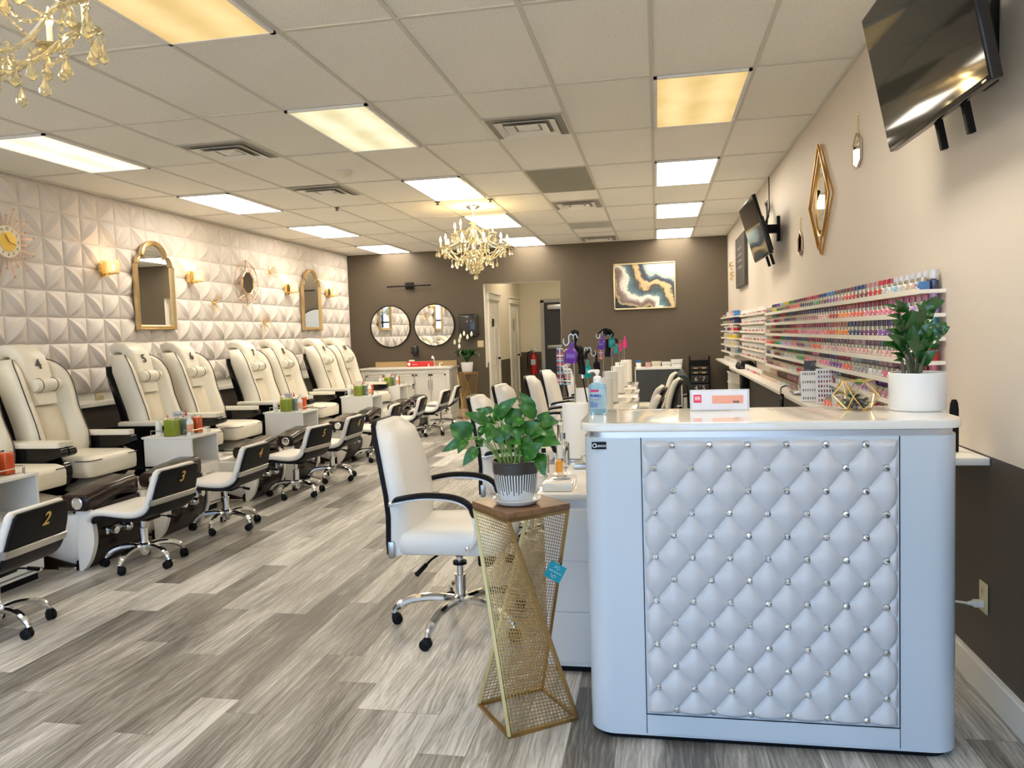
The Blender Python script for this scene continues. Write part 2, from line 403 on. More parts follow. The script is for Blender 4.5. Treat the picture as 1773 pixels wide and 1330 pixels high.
# passage doors
def panel_door(name, y0, y1):
    t = MB(); x = -2.99
    t.box(x, x+.035, y0-.09, y0, 0, 2.06, .004); t.box(x, x+.035, y1, y1+.09, 0, 2.06, .004); t.box(x, x+.05, y0-.12, y1+.12, 2.06, 2.17, .006); t.box(x, x+.07, y0-.14, y1+.14, 2.17, 2.19, .004)
    d = t.build(name, WPAINT, smooth=0); struct(d)
    lf = MB(); lf.box(x, x+.012, y0, y1, .01, 2.06)
    wd = (y1-y0)
    for c0, c1 in ((.08, .46), (.54, .92)):
        for a, b_ in ((.12, .75), (.87, 1.55), (1.67, 1.98)):
            lf.box(x+.008, x+.02, y0+wd*c0, y0+wd*c1, a, b_, .006)
    lf.build('door_leaf', WPAINT, d, smooth=20)
    k = MB(); k.cyl((x+.01, y1-.08, .98), (x+.06, y1-.08, .98), .022); k.box(x+.05, x+.07, y1-.2, y1-.07, .97, .99, .004); k.build('door_handle', BLACK, d)
    return d
d1 = panel_door('door_1', 13.78, 14.55)
MB().box(-2.966, -2.958, 14.0, 14.13, 1.58, 1.72, .003).build('door_sign', BLACK, d1)
d2 = panel_door('door_2', 15.85, 16.65)
MB().box(-2.966, -2.958, 16.12, 16.25, 1.5, 1.75, .003).build('door_sign', P('grey sign', (.45, .43, .38), .5), d2)
m = MB(); GREYM = P('grey door frame', (.42, .40, .36), .45)
m.box(-2.52, -2.44, 17.04, 17.12, 0, 2.15); m.box(-1.5, -1.42, 17.04, 17.12, 0, 2.15); m.box(-2.52, -1.42, 17.04, 17.12, 2.1, 2.18)
d3 = struct(m.build('door_3', GREYM, smooth=0))
MB().box(-2.44, -1.5, 17.06, 17.1, .01, 2.1).build('door_leaf', P('charcoal steel door', (.032, .032, .030), .45, .1), d3, smooth=0)
m = MB(); m.box(-2.38, -1.6, 17.0, 17.05, 1.08, 1.16, .01); m.build('push_bar', CHROMED, d3)
m = MB(); m.box(-2.36, -1.82, 16.99, 17.05, 1.94, 2.05, .01); m.tube([(-2.0, 17.0, 2.05), (-1.9, 16.9, 2.1), (-1.75, 17.03, 2.12)], .012); m.build('door_closer', CHROMED, d3)

t = thing('ceiling_light', 'ceiling light panel of the passage beyond the back wall opening', 'ceiling light', (-2.3, 15.1, H-.02))
MB().box(-.3, .3, -.6, .6, 0, .015).build('frame', P('troffer frame', (.85, .85, .86), .35), t, smooth=0)
MB().box(-.28, .28, -.58, .58, -.003, .0).build('diffuser', emission_panel('passage troffer', (1.0, .90, .72), 5.0, .9), t, smooth=0)
# fire extinguisher on the passage wall
t = thing('fire_extinguisher', 'red fire extinguisher hanging on the taupe passage wall left of the dark exit door', 'fire extinguisher', (-2.69, 16.98, .52))
RED = P('red enamel', (.5, .012, .012), .25, 0, .05, coat=.3)
MB().lathe([(.001, 0), (.075, .005), (.08, .03), (.08, .36), (.06, .43), (.025, .46), (.025, .49)], 20).build('cylinder', RED, t)
m = MB(); m.cyl((0, 0, .48), (0, 0, .54), .02); m.box(-.07, .05, -.012, .012, .53, .55, .003); m.box(-.08, .05, -.012, .012, .57, .585, .003); m.build('valve', CHROMED, t)
MB().tube([(-.03, 0, .52), (-.12, 0, .5), (-.14, 0, .35), (-.13, -.02, .12)], .012).build('hose', BLACK, t)
MB().box(-.05, .05, -.083, -.078, .22, .34).build('tag_label', P('pale blue label', (.45, .6, .65), .6), t)

# ------------------------------------------------------------------ ceiling fixtures
WARM = emission_panel('troffer warm white', (1.0, .925, .80), LIGHT, .9)
COOL = emission_panel('added fill troffer', (.92, .96, 1.0), 4.0, .9)
MID = emission_panel('troffer near pale', (1.0, .96, .66), .58, .70)
PALE = emission_panel('troffer near white', (1.0, .97, .84), .66, .78)
YELL = emission_panel('troffer amber', (1.0, .76, .36), .56, .72)
TFR = P('troffer frame', (.85, .85, .86), .35)
def troffer(i, j, mat_, label):
    t = thing('ceiling_light', label, 'ceiling light', ((i+.5)*G, G0+(j+.5)*GL, H-.02), 0, 'square lay-in ceiling lights')
    hx, hy = G/2-.012, GL/2-.012; m = MB()
    for a in (-1, 1): m.box(a*hx-a*.022, a*hx, -hy, hy, 0, .014); m.box(-hx, hx, a*hy-a*.022, a*hy, 0, .014)
    m.build('frame', TFR, t, smooth=0)
    MB().box(-hx+.02, hx-.02, -hy+.02, hy-.02, .004, .014).build('diffuser', mat_, t, smooth=0)
    return t
troffer(0, 0, YELL, 'amber-tinted ceiling light panel, nearest of the right-hand column')
troffer(0, 2, WARM, 'bright ceiling light panel, second of the right-hand column')
troffer(0, 4, WARM, 'bright ceiling light panel, third of the right-hand column')
t = troffer(0, 6, WARM, 'bright ceiling light panel of the right-hand column, against the back wall')
t.location.y -= .04
troffer(-4, -2, YELL, 'large amber-tinted ceiling light panel cut by the top edge beside the crystal chandelier')
troffer(-4, 0, MID, 'pale yellow ceiling light panel, second of the middle column')
troffer(-4, 2, WARM, 'white ceiling light panel just before the far chandelier')
troffer(-4, 4, WARM, 'white ceiling light panel directly behind the far chandelier canopy')
t = troffer(-4, 6, WARM, 'white ceiling light panel right of the far chandelier, against the back wall'); t.location.y -= .04
troffer(-8, 0, PALE, 'long pale ceiling light panel at the left picture edge above the sunburst clock')
troffer(-8, 2, WARM, 'bright ceiling light panel of the left column above the arched mirror')
troffer(-8, 4, WARM, 'bright ceiling light panel, third of the left column')
t = troffer(-8, 6, WARM, 'bright ceiling light panel of the left column, against the back wall'); t.location.y -= .04
troffer(0, -2, WARM, 'ceiling light panel above the reception desk, mirrored in the big television')
troffer(-8, -2, WARM, 'ceiling light panel of the left column nearest the shop windows')

for i_, nm_ in ((0, 'right-hand'), (-4, 'middle'), (-8, 'left')):  # unseen row of panels, added to brighten the near part of the room
    troffer(i_, -4, COOL, f'added fill light panel of the {nm_} column just in front of the shop windows')
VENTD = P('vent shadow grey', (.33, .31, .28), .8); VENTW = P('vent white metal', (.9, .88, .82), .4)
def vent(i, j, label):
    t = thing('ceiling_vent', label, 'vent', ((i+.5)*G, G0+(j+.25)*GL, H-.012), 0, 'square louvred ceiling vents')
    h = G/2-.013
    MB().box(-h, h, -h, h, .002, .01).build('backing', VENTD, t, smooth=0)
    for q, (a, b_, z) in enumerate(((h, h-.03, 0), (.225, .17, -.016), (.155, .10, -.022))):
        m = MB()
        zo = z+.02 if q else .006
        for k in range(4):
            M = Matrix.Rotation(k*PI/2, 4, 'Z')
            m.add([(-a, -a, z), (a, -a, z), (b_, -b_, zo), (-b_, -b_, zo), (-a, -a, z+.003), (a, -a, z+.003), (b_, -b_, zo+.003), (-b_, -b_, zo+.003)],
                  [[0, 1, 2, 3], [4, 7, 6, 5], [0, 4, 5, 1], [2, 6, 7, 3]], M)
        m.build('louvre', VENTW, t, smooth=0)
    m = MB(); m.lathe([(.115, .0), (.001, -.024)], 4, Matrix.Rotation(PI/4, 4, 'Z')); m.build('centre_plate', VENTW, t, smooth=0)
    return t
vent(-2, .5, 'louvred ceiling vent, nearest one right of the middle light column')
vent(-6, .5, 'louvred ceiling vent, the one above the left side between two light columns')
vent(-6, 2, 'smaller looking louvred ceiling vent on the left behind the round smoke detector')
vent(-2, 3.5, 'louvred ceiling vent just behind the grey return grille')
vent(-2, 6.4, 'louvred ceiling vent right at the back wall')
t = thing('return_grille', 'dusty grey perforated return air grille set flat in the ceiling', 'vent', (-1.5*G, G0+2.5*GL, H-.008))
m = MB(); m.box(-.29, .29, -.595, .595, 0, .006); m.build('panel', P('dusty grille', (.42, .39, .29), .7, 0, .25, 7), t, smooth=0)
m = MB()
for k in range(40): m.box(-.28, .28, -.585+k*.03, -.578+k*.03, -.003, 0)
m.build('slats', P('grille slats', (.42, .40, .33), .7), t, smooth=0)
t = thing('return_grille', 'pale grey ceiling grille two cells behind the dusty one', 'vent', (-1.5*G, G0+5.3*GL, H-.008))
MB().box(-.29, .29, -.29, .29, 0, .006).build('panel', P('pale grille', (.50, .50, .45), .7, 0, .1, 7), t, smooth=0)
o = MB().lathe([(.001, -.045), (.03, -.045), (.035, -.03), (.062, -.028), (.07, -.012), (.07, 0)], 24).build('smoke_detector', P('off white plastic', (.8, .76, .62), .4), loc=(-2.8, 6.87, H-.002))
tag(o, 'small round off-white smoke detector on the ceiling beside the middle light column', 'smoke detector')
for (x, y, l) in ((-2.44, 8.71, 'left of the far chandelier'), (-1.83, 8.75, 'right of the far chandelier'), (-3.64, 8.65, 'far left of the chandelier, above the pedicure aisle')):
    o = MB().lathe([(.001, -.035), (.02, -.035), (.022, -.03), (.008, -.028), (.008, -.01), (.028, -.008), (.03, 0)], 12).build('sprinkler_head', P('dark bronze', (.05, .03, .02), .4, .6), loc=(x, y, H-.004))
    tag(o, 'tiny dark sprinkler head on the ceiling, ' + l, 'sprinkler')
# ================================================================== CHANDELIERS
BULB = P('bulb glow', (1, .85, .55), .3, emit=(1, .74, .38), estr=16)
CANDLE = P('frosted candle sleeve', (.9, .88, .8), .25)
def chandelier(name, loc, label):
    t = thing(name, label, 'chandelier', loc, 0, 'crystal chandeliers')   # origin at the ceiling
    MB().lathe([(.001, -.05), (.02, -.05), (.05, -.03), (.085, -.015), (.09, 0)], 28).build('canopy', CHROME, t)
    m = MB()
    for k in range(13):
        z = -.05-k*.016; m.tube([(.006*math.cos(a), .0 if k % 2 else .006*math.sin(a), z+.010*math.sin(a)) if not k % 2 else (0, .006*math.cos(a), z+.010*math.sin(a)) for a in [q*PI/4 for q in range(8)]], .0018, 5, True)
    m.build('chain', CHROME, t)
    MB().lathe([(.001, -.80), (.02, -.79), (.03, -.77), (.015, -.75), (.05, -.72), (.075, -.69), (.05, -.66), (.02, -.64), (.03, -.60), (.06, -.57), (.06, -.55), (.025, -.52), (.035, -.46), (.05, -.42),
                (.03, -.38), (.02, -.36), (.03, -.32), (.045, -.28), (.035, -.24), (.02, -.22), (.055, -.20), (.02, -.195), (.01, -.17)], 16).build('centre_column', CRYSTAL, t)
    def arm(r, z0, dip, zt, a):
        pts = []
        for k in range(13):
            s = k/12
            x = .03 + (r-.03)*s
            z = z0 - dip*math.sin(PI*min(1, s*1.15)) + (zt-z0)*s**3
            pts.append((x, 0, z))
        M = Matrix.Rotation(a, 4, 'Z')
        m = MB(); m.tube([M @ Vector(p) for p in pts], .009, 7)
        # twisted glass ribs
        rib = [M @ (Vector(p)+Vector((0, .009*math.cos(i*1.4), .009*math.sin(i*1.4)))) for i, p in enumerate(pts)]
        m.tube(rib, .003, 5)
        ar = m.build('arm', CRYSTAL, t)
        E_ = M @ Vector(pts[-1])
        c = MB(); c.lathe([(.006, 0), (.02, .0), (.048, .012), (.052, .016), (.046, .018), (.012, .012), (.012, .03)], 14, Matrix.Translation(E_)); c.build('drip_pan', CRYSTAL, ar)
        c = MB(); c.cyl(E_+Vector((0, 0, .02)), E_+Vector((0, 0, .085)), .010, n=10); c.build('candle_sleeve', CANDLE, ar)
        c = MB(); c.lathe([(.001, .085), (.009, .088), (.0145, .102), (.013, .118), (.006, .135), (.0015, .152)], 10, Matrix.Translation(E_)); c.build('bulb', BULB, ar)
        return E_
    drops = []
    for k in range(10):
        a = 2*PI*k/10+.2; e = arm(.40, -.52, .12, -.50, a)
        for q in range(3):
            b_ = a + (q-1)*1.1; drops.append((e.x+.05*math.cos(b_), e.y+.05*math.sin(b_), e.z+.012))
        drops.append((.27*math.cos(a), .27*math.sin(a), -.625))
    for k in range(5):
        a = 2*PI*k/5+.5; e = arm(.24, -.36, .07, -.33, a)
        for q in range(2): drops.append((e.x+.045*math.cos(a+q*2-1), e.y+.045*math.sin(a+q*2-1), e.z+.01))
    for k in range(12):
        a = 2*PI*k/12; drops.append((.085*math.cos(a), .085*math.sin(a), -.62))
    for k in range(8):
        a = 2*PI*k/8; drops.append((.05*math.cos(a), .05*math.sin(a), -.70))
    for k in range(10):
        a = 2*PI*k/10; drops.append((.15*math.cos(a), .15*math.sin(a), -.585)); drops.append((.19*math.cos(a+.3), .19*math.sin(a+.3), -.60))
    for k in range(6):
        a = 2*PI*k/6; drops.append((.10*math.cos(a), .10*math.sin(a), -.66))
    drops.append((0, 0, -.77)); drops.append((.02, .01, -.765))
    dm = None
    for (x, y, z) in drops:
        if dm is None:
            m = MB()
            m.lathe([(.001, 0), (.008, -.008), (.0015, -.016), (.010, -.027), (.0015, -.038), (.008, -.054), (.019, -.080), (.018, -.092), (.001, -.108)], 7)
            o = m.build('crystal_drop', CRYSTAL, t, smooth=0); dm = o.data
        else:
            o = bpy.data.objects.new('crystal_drop', dm); COL.objects.link(o); o.parent = t
        o.location = (x, y, z)
    for k in range(10):                        # bead swags between the tiers
        a = 2*PI*k/10+.2; a2 = 2*PI*(k+1)/10+.2
        m = MB(); P1 = []; P2 = []
        for q in range(25):
            s = q/24; aa = a+(a2-a)*s; rr_ = .385-.06*math.sin(PI*s); P1.append((rr_*math.cos(aa), rr_*math.sin(aa), -.50-.09*math.sin(PI*s)))
        m.tube(P1, [.0075 if i % 2 else .002 for i in range(25)], 5); m.build('bead_swag', CRYSTAL, t, smooth=0)
        m = MB()
        for q in range(29):
            s = q/28; rr_ = .05+.33*s; P2.append((rr_*math.cos(a), rr_*math.sin(a), -.25-.24*s-.06*math.sin(PI*s)))
        m.tube(P2, [.0065 if i % 2 else .002 for i in range(29)], 5); m.build('bead_swag', CRYSTAL, t, smooth=0)
    l = bpy.data.lights.new('glow', 'POINT'); l.energy = 9; l.color = (1, .66, .26); l.shadow_soft_size = .06
    lo = bpy.data.objects.new('bulb_glow', l); COL.objects.link(lo); lo.parent = t; lo.location = (0, 0, -.13)
    return t
chandelier('crystal_chandelier', (-2.135, 9.17, H), 'gilded crystal chandelier hanging over the aisle near the back wall')
chandelier('crystal_chandelier', (-2.135, 2.08, H), 'crystal chandelier cut off at the top left corner')

# ================================================================== LEFT WALL DECOR
WX = XL + .062
def sconce(y, z, label):
    t = thing('wall_sconce', label, 'wall lamp', (WX, y, z), 0, 'crystal wall sconces')
    MB().prism([(math.cos(a)*.055, math.sin(a)*.085) for a in [q*PI/4+PI/8 for q in range(8)]], -.02, .022, 'x').build('back_plate', GOLD, t, smooth=20)
    m = MB(); m.tube([(0, 0, -.03), (.05, 0, -.06), (.10, 0, -.055), (.11, 0, -.03)], .009); m.lathe([(.05, -.055), (.054, -.052), (.054, -.045), (.02, -.04)], 20, Matrix.Translation((.11, 0, 0))); m.build('bracket', GOLD, t)
    m = MB()
    for k in range(22):
        a = 2*PI*k/22
        for q in range(8): m.ball((.11+.052*math.cos(a), .052*math.sin(a), -.036+q*.0155+(.004 if k % 2 else 0)), .0075, 6)
    m.build('crystal_shade', P('sconce crystal beads', (1, .93, .75), .05, trans=.6, emit=(1, .62, .22), estr=.06), t, smooth=0)
    MB().lathe([(.001, -.03), (.012, -.02), (.018, .02), (.012, .045), (.001, .055)], 10, Matrix.Translation((.11, 0, 0))).build('bulb', P('sconce bulb glow', (1, .8, .5), .3, emit=(1, .74, .38), estr=2.2), t)
    l = bpy.data.lights.new('sconce glow', 'POINT'); l.energy = .7; l.color = (1, .62, .30); l.shadow_soft_size = .05
    lo = bpy.data.objects.new('sconce_glow', l); COL.objects.link(lo); lo.parent = t; lo.location = (.11, 0, .11)
sconce(6.96, 2.20, 'lit crystal sconce left of the near arched mirror')
sconce(8.44, 2.21, 'lit crystal sconce right of the near arched mirror')
sconce(10.9, 2.20, 'lit crystal sconce left of the far arched mirror')
sconce(12.38, 2.21, 'lit crystal sconce right of the far arched mirror, nearest the back wall')

def arch_outline(w_, h0, h1, ins):
    # moulded arch: shoulders, small cove, then round top (y,z), inset by ins
    pts = []
    W2 = w_/2-ins
    pts.append((-W2, h0+ins)); pts.append((-W2, h1-.27))
    for k in range(7):
        a = PI-k*PI/2/6; r = .085; pts.append((-W2+.0+.03+r*(1+math.cos(a)), h1-.26+r*math.sin(a)*1.15))
    cx = W2-.115
    for k in range(15):
        a = PI - k*PI/14; pts.append((cx*math.cos(a)*1.0, h1-.165-ins*.6+(.165-ins*.4)*math.sin(a)))
    for k in range(7):
        a = PI/2-k*PI/2/6; r = .085; pts.append((W2-.03-r*(1-math.cos(a)), h1-.26+r*math.sin(a)*1.15))
    pts.append((W2, h1-.27)); pts.append((W2, h0+ins))
    return pts
def arched_mirror(y, label):
    t = thing('arched_mirror', label, 'mirror', (WX-.012, y, 1.59), 0, 'gold arched wall mirrors')
    lay = [(0, 0), (0, .045), (.012, .052), (.028, .035), (.036, .044), (.05, .03), (.055, .018)]
    rings = [[(x, a, b_) for a, b_ in arch_outline(.665, 0, .975, i_)] for i_, x in lay]
    MB().loft(rings, False).build('frame', GOLDD, t, smooth=50)
    MB().prism(arch_outline(.665, 0, .975, .053), .012, .022, 'x').build('mirror_pane', MIRROR, t, smooth=0)
arched_mirror(7.745, 'gold arched mirror between two sconces, the nearer and larger-looking one')
arched_mirror(11.70, 'gold arched mirror between two sconces, the farther one near the back wall')

# sunburst clock
t = thing('sunburst_clock', 'gold sunburst wall clock with wire rays and cream dial at the left picture edge', 'clock', (WX+.02, 5.76, 2.335))
MB().lathe([(.001, 0), (.135, 0), (.14, .008), (.135, .02), (.001, .02)], 40, Matrix.Rotation(PI/2, 4, 'Y')).build('dial', P('cream dial', (.82, .76, .60), .4), t)
MB().lathe([(.001, 0.0205), (.085, .0205), (.087, .024), (.001, .028)], 12, Matrix.Rotation(PI/2, 4, 'Y')).build('dial_centre', P('brushed gold dial', (.50, .36, .09), .45, 1), t, smooth=0)
m = MB()
for k in range(24):
    a = 2*PI*k/24+.06; L_ = .30 if k % 2 else .225
    tip = Vector((.01, L_*math.sin(a), L_*math.cos(a)))
    for s in (-.09, .09): m.cyl((.005, .13*math.sin(a+s), .13*math.cos(a+s)), tip, .0022, n=5)
    m.ball(tip, .009, 8)
m.build('rays', P('copper gold wire', (.62, .38, .24), .3, 1), t)
m = MB(); m.cyl((.033, 0, 0), (.033, -.035, .06), .003, n=6); m.cyl((.035, 0, 0), (.035, .07, -.025), .0025, n=6); m.build('hands', BLACK, t)
for k in range(1, 13):
    a = 2*PI*k/12
    text('numeral', str(k), .034, BLACK, t, (.021, .11*math.sin(a), .11*math.cos(a)), (PI/2, 0, PI/2), .0008)

# octagonal wire mirror
t = thing('wire_frame_mirror', 'octagonal dark mirror in a geometric copper wire frame between the arched mirrors', 'mirror', (WX+.03, 9.69, 2.22))
oc = [(math.cos(R(22.5+45*k))*.155, math.sin(R(22.5+45*k))*.155) for k in range(8)]
MB().prism(oc, 0, .014, 'x').build('mirror_pane', MIRROR, t, smooth=0)
MB().tube([(.014, a, b_) for a, b_ in oc], .009, 6, True).build('rim', GOLD, t)
m = MB(); A = [Vector((.01, a, b_)) for a, b_ in oc]; NB = 8
Bp = [Vector((-.01, math.cos(R(45*k+45))*.31, math.sin(R(45*k+45))*.31)) for k in range(8)]
Cp = [Vector((.04, math.cos(R(45*k+22.5))*.235, math.sin(R(45*k+22.5))*.235)) for k in range(8)]
for k in range(8):
    for p, q in ((A[k], Cp[k]), (Cp[k], Bp[k]), (Cp[k], Bp[k-1]), (Bp[k], Bp[k-1]), (A[k], Bp[k]), (A[k], Bp[k-1]), (Cp[k], Cp[k-1])): m.cyl(p, q, .0032, n=5)
m.build('wire_frame', P('copper gold wire', (.62, .38, .24), .3, 1), t)
def starburst(y, z, label, sd):
    t = thing('starburst_ornament', label, 'wall ornament', (WX, y, z), 0, 'wire starburst ornaments')
    q = random.Random(sd); m = MB()
    for k in range(46):
        a = q.uniform(0, 2*PI); e = q.uniform(.15, 1.0); L_ = q.uniform(.10, .145)
        d = Vector((math.sin(e)*.9, math.cos(e)*math.cos(a), math.cos(e)*math.sin(a)))
        m.cyl((0, 0, 0), d*L_, .0018, n=4); m.ball(d*L_, .004, 5)
    m.build('wires', GOLD, t); MB().ball((.01, 0, 0), .02, 12).build('hub', GOLD, t)
starburst(8.89, 1.925, 'gold wire starburst low left of the wire-framed mirror', 1)
starburst(10.37, 2.41, 'gold wire starburst high right of the wire-framed mirror', 2)
starburst(10.13, 1.70, 'gold wire starburst low right of the wire-framed mirror', 3)
OUTM = P('almond outlet plastic', (.66, .56, .34), .4)
def outlet(name, loc, rz, label, horiz=False, m_=OUTM):
    t = thing(name, label, 'power outlet', loc, rz)
    w_, h_ = (.115, .07) if horiz else (.07, .115)
    MB().box(-w_/2, w_/2, -.006, 0, -h_/2, h_/2, .003).build('cover_plate', m_, t)
    for s in (-1, 1):
        cx, cz = (s*.025, 0) if horiz else (0, s*.025)
        m = MB(); m.lathe([(.001, .0), (.016, .0), (.016, .003), (.001, .003)], 16, Matrix.Translation((cx, -.005, cz)) @ Matrix.Rotation(PI/2, 4, 'X')); m.mat(1)
        for d in (-.005, .005): m.box(cx+d-.001, cx+d+.001, -.0085, -.0078, cz-.004, cz+.005)
        m.box(cx-.002, cx+.002, -.0085, -.0078, cz-.011, cz-.008)
        m.build('socket', [m_, BLACK], t)
    return t
outlet('power_outlet', (XL+.002, 6.86, .925), PI/2, 'almond power outlet in the white band left of the first arched mirror', True)
outlet('power_outlet', (XL+.002, 8.86, .93), PI/2, 'almond power outlet in the white band below the low gold starburst', True)

# ================================================================== BACK WALL
def round_mirror(x, label):
    t = thing('round_mirror', label, 'mirror', (x, YB-.004, 1.63), 0, 'black-rimmed round mirrors')
    MR = Matrix.Rotation(PI/2, 4, 'X')
    MB().lathe([(.001, .012), (.365, .012), (.365, .018), (.001, .018)], 64, MR).build('mirror_pane', MIRROR, t, smooth=30)
    MB().lathe([(.362, 0), (.378, 0), (.378, .026), (.362, .026), (.362, 0)], 64, MR).build('rim', BLACK, t)
round_mirror(-4.72, 'round black-rimmed mirror, the left of the pair above the vanity')
round_mirror(-3.90, 'round black-rimmed mirror, the right of the pair above the vanity')
t = thing('vanity_wall_light', 'thin black bar wall light with a square block above the round mirrors', 'wall lamp', (-4.33, YB, 2.345))
MB().box(-.41, .41, -.075, -.06, -.016, .008, .003).build('bar', BLACK, t)
MB().box(-.07, .07, -.06, 0, -.06, .06, .005).build('mount', BLACK, t)
t = thing('paper_towel_dispenser', 'black wall-mounted paper towel dispenser left of the passage opening', 'dispenser', (-3.25, YB, 1.60))
BLK2 = P('smoked black plastic', (.018, .018, .018), .2, coat=.3)
MB().box(-.17, .17, -.22, 0, -.20, .20, .035, 4).build('housing', BLK2, t)
MB().box(-.17, .17, -.2, -.01, -.19, -.12, .03, 3).build('chute', BLACK, t)
m = MB(); m.ball((0, -.222, .07), .012, 10); m.build('emblem', P('grey emblem', (.4, .4, .4), .4), t)
t = thing('soap_dispenser', 'small black soap dispenser on the wall between and below the round mirrors', 'dispenser', (-4.27, YB, 1.19))
MB().box(-.055, .055, -.10, 0, -.08, .08, .02, 3).build('housing', BLK2, t)
MB().box(-.03, .03, -.09, -.03, -.10, -.07, .008).build('nozzle', BLACK, t)
t = thing('light_switch', 'almond light switch beside the peace lily flowers', 'switch', (-3.07, YB, 1.27))
MB().box(-.055, .055, -.006, 0, -.058, .058, .003).build('cover_plate', OUTM, t); MB().box(-.03, -.012, -.01, -.005, -.02, .02).build('toggle', OUTM, t); MB().box(.012, .03, -.01, -.005, -.02, .02).build('toggle', OUTM, t)

# abstract painting
m_, n_, p_ = nodes('abstract flow painting')
tcn = n_.nodes.new('ShaderNodeTexCoord')
mpn = n_.nodes.new('ShaderNodeMapping'); mpn.inputs['Rotation'].default_value = (0, R(38), 0); mpn.inputs['Location'].default_value = (.2, 0, .05)
n_.links.new(tcn.outputs['Object'], mpn.inputs[0])
nz1 = n_.nodes.new('ShaderNodeTexNoise'); nz1.inputs['Scale'].default_value = 2.6; nz1.inputs['Detail'].default_value = 1.2; nz1.inputs['Distortion'].default_value = .5
n_.links.new(tcn.outputs['Object'], nz1.inputs['Vector'])
nz2 = n_.nodes.new('ShaderNodeTexNoise'); nz2.inputs['Scale'].default_value = 9; nz2.inputs['Detail'].default_value = 6; nz2.inputs['Distortion'].default_value = 2
n_.links.new(mpn.outputs[0], nz2.inputs['Vector'])
sp = n_.nodes.new('ShaderNodeSeparateXYZ'); n_.links.new(mpn.outputs[0], sp.inputs[0])
sq_ = n_.nodes.new('ShaderNodeSeparateXYZ'); n_.links.new(tcn.outputs['Object'], sq_.inputs[0])
lin_ = math_(n_, 'ADD', math_(n_, 'MULTIPLY', sq_.outputs[0], .62), math_(n_, 'MULTIPLY', sq_.outputs[2], .70))
wav_ = math_(n_, 'MULTIPLY', math_(n_, 'SINE', math_(n_, 'ADD', math_(n_, 'MULTIPLY', math_(n_, 'SUBTRACT', sq_.outputs[0], sq_.outputs[2]), 5.5), 2.4)), .10)
v_ = math_(n_, 'ADD', math_(n_, 'ADD', lin_, wav_), math_(n_, 'MULTIPLY', math_(n_, 'SUBTRACT', nz1.outputs[0], .5), .42))
v_ = math_(n_, 'ADD', v_, math_(n_, 'MULTIPLY', math_(n_, 'SUBTRACT', nz2.outputs[0], .5), .12))
v_ = math_(n_, 'ADD', v_, .47)
crn = n_.nodes.new('ShaderNodeValToRGB'); els = crn.color_ramp.elements
stops = [(0, (.01, .01, .01)), (.12, (.01, .01, .01)), (.16, (.55, .42, .25)), (.21, (.18, .12, .10)), (.26, (.30, .23, .22)), (.31, (.85, .80, .72)), (.36, (.88, .86, .80)), (.39, (.16, .26, .30)), (.47, (.06, .11, .13)), (.51, (.10, .08, .06)), (.54, (.62, .46, .24)), (.60, (.68, .52, .30)), (.63, (.10, .08, .08)), (.68, (.04, .06, .09)), (.73, (.12, .22, .32)), (.76, (.72, .56, .34)), (.79, (.30, .52, .60)), (.86, (.62, .76, .78)), (.92, (.90, .84, .72))]
els[0].position = 0; els[0].color = (*stops[0][1], 1); els[1].position = 1; els[1].color = (.92, .86, .76, 1)
for ps, c in stops[1:]: e_ = els.new(ps); e_.color = (*c, 1)
n_.links.new(v_, crn.inputs[0]); n_.links.new(crn.outputs[0], p_.inputs['Base Color']); p_.inputs['Roughness'].default_value = .3
t = thing('abstract_painting', 'framed abstract painting of blue, white and gold flowing bands on the back wall', 'painting', (-.19, YB, 2.165))
MB().box(-.49, .49, -.03, -.005, -.365, .365).build('canvas', m_, t, smooth=0)
m = MB()
for s in (-1, 1): m.box(s*.505-.012, s*.505+.012, -.042, 0, -.39, .39, .003); m.box(-.517, .517, -.042, 0, s*.378-.012, s*.378+.012, .003)
m.build('frame', P('champagne frame', (.85, .70, .42), .3, .9), t)

# vanity cabinet
VAN = P('white vanity paint', (.78, .76, .70), .38, 0, .02)
t = thing('vanity_cabinet', 'white vanity cabinet with drawers and two doors under the round mirrors', 'cabinet', (-4.30, 13.12, 0))
m = MB(); m.box(-.80, .80, -.28, .28, .10, .87); m.box(-.82, .82, -.30, .28, .0, .09, .006); m.box(-.80, -.72, -.30, -.28, .09, .87); m.box(.74, .80, -.30, -.28, .09, .87); m.box(-.8, .8, -.295, -.28, .80, .87)
m.build('body', VAN, t, smooth=0)
MB().box(-.84, .84, -.33, .29, .87, .905, .008).build('countertop', P('pale stone top', (.80, .77, .70), .2, 0, .05, 12), t)
def front(x0, x1, z0_, z1_, nm):
    m = MB(); m.box(x0, x1, -.305, -.285, z0_, z1_, .002)
    fr = .035
    m.box(x0, x1, -.312, -.30, z0_, z0_+fr, .003); m.box(x0, x1, -.312, -.30, z1_-fr, z1_, .003); m.box(x0, x0+fr, -.312, -.30, z0_, z1_, .003); m.box(x1-fr, x1, -.312, -.30, z0_, z1_, .003)
    return m.build(nm, VAN, t, smooth=0)
for x0 in (-.70, -.17):
    for k in range(3):
        d = front(x0, x0+.34, .16+k*.215, .355+k*.215, 'drawer')
        MB().ball((x0+.17, -.33, .26+k*.215), .022, 10).build('knob', GLASSY, d)
for x0, hx in ((.20, .44), (.475, .50)):
    d = front(x0, x0+.265, .14, .785, 'door')
    MB().tube([(hx, -.312, .68), (hx, -.335, .68), (hx, -.335, .52), (hx, -.312, .52)], .006).build('handle', CHROMED, d)
t = thing('faucet', 'chrome gooseneck faucet with two lever handles on the vanity', 'faucet', (-3.87, 13.2, .905))
MB().tube([(0, 0, 0), (0, 0, .13), (0, -.03, .17), (0, -.08, .17), (0, -.10, .14)], .013).build('spout', CHROME, t)
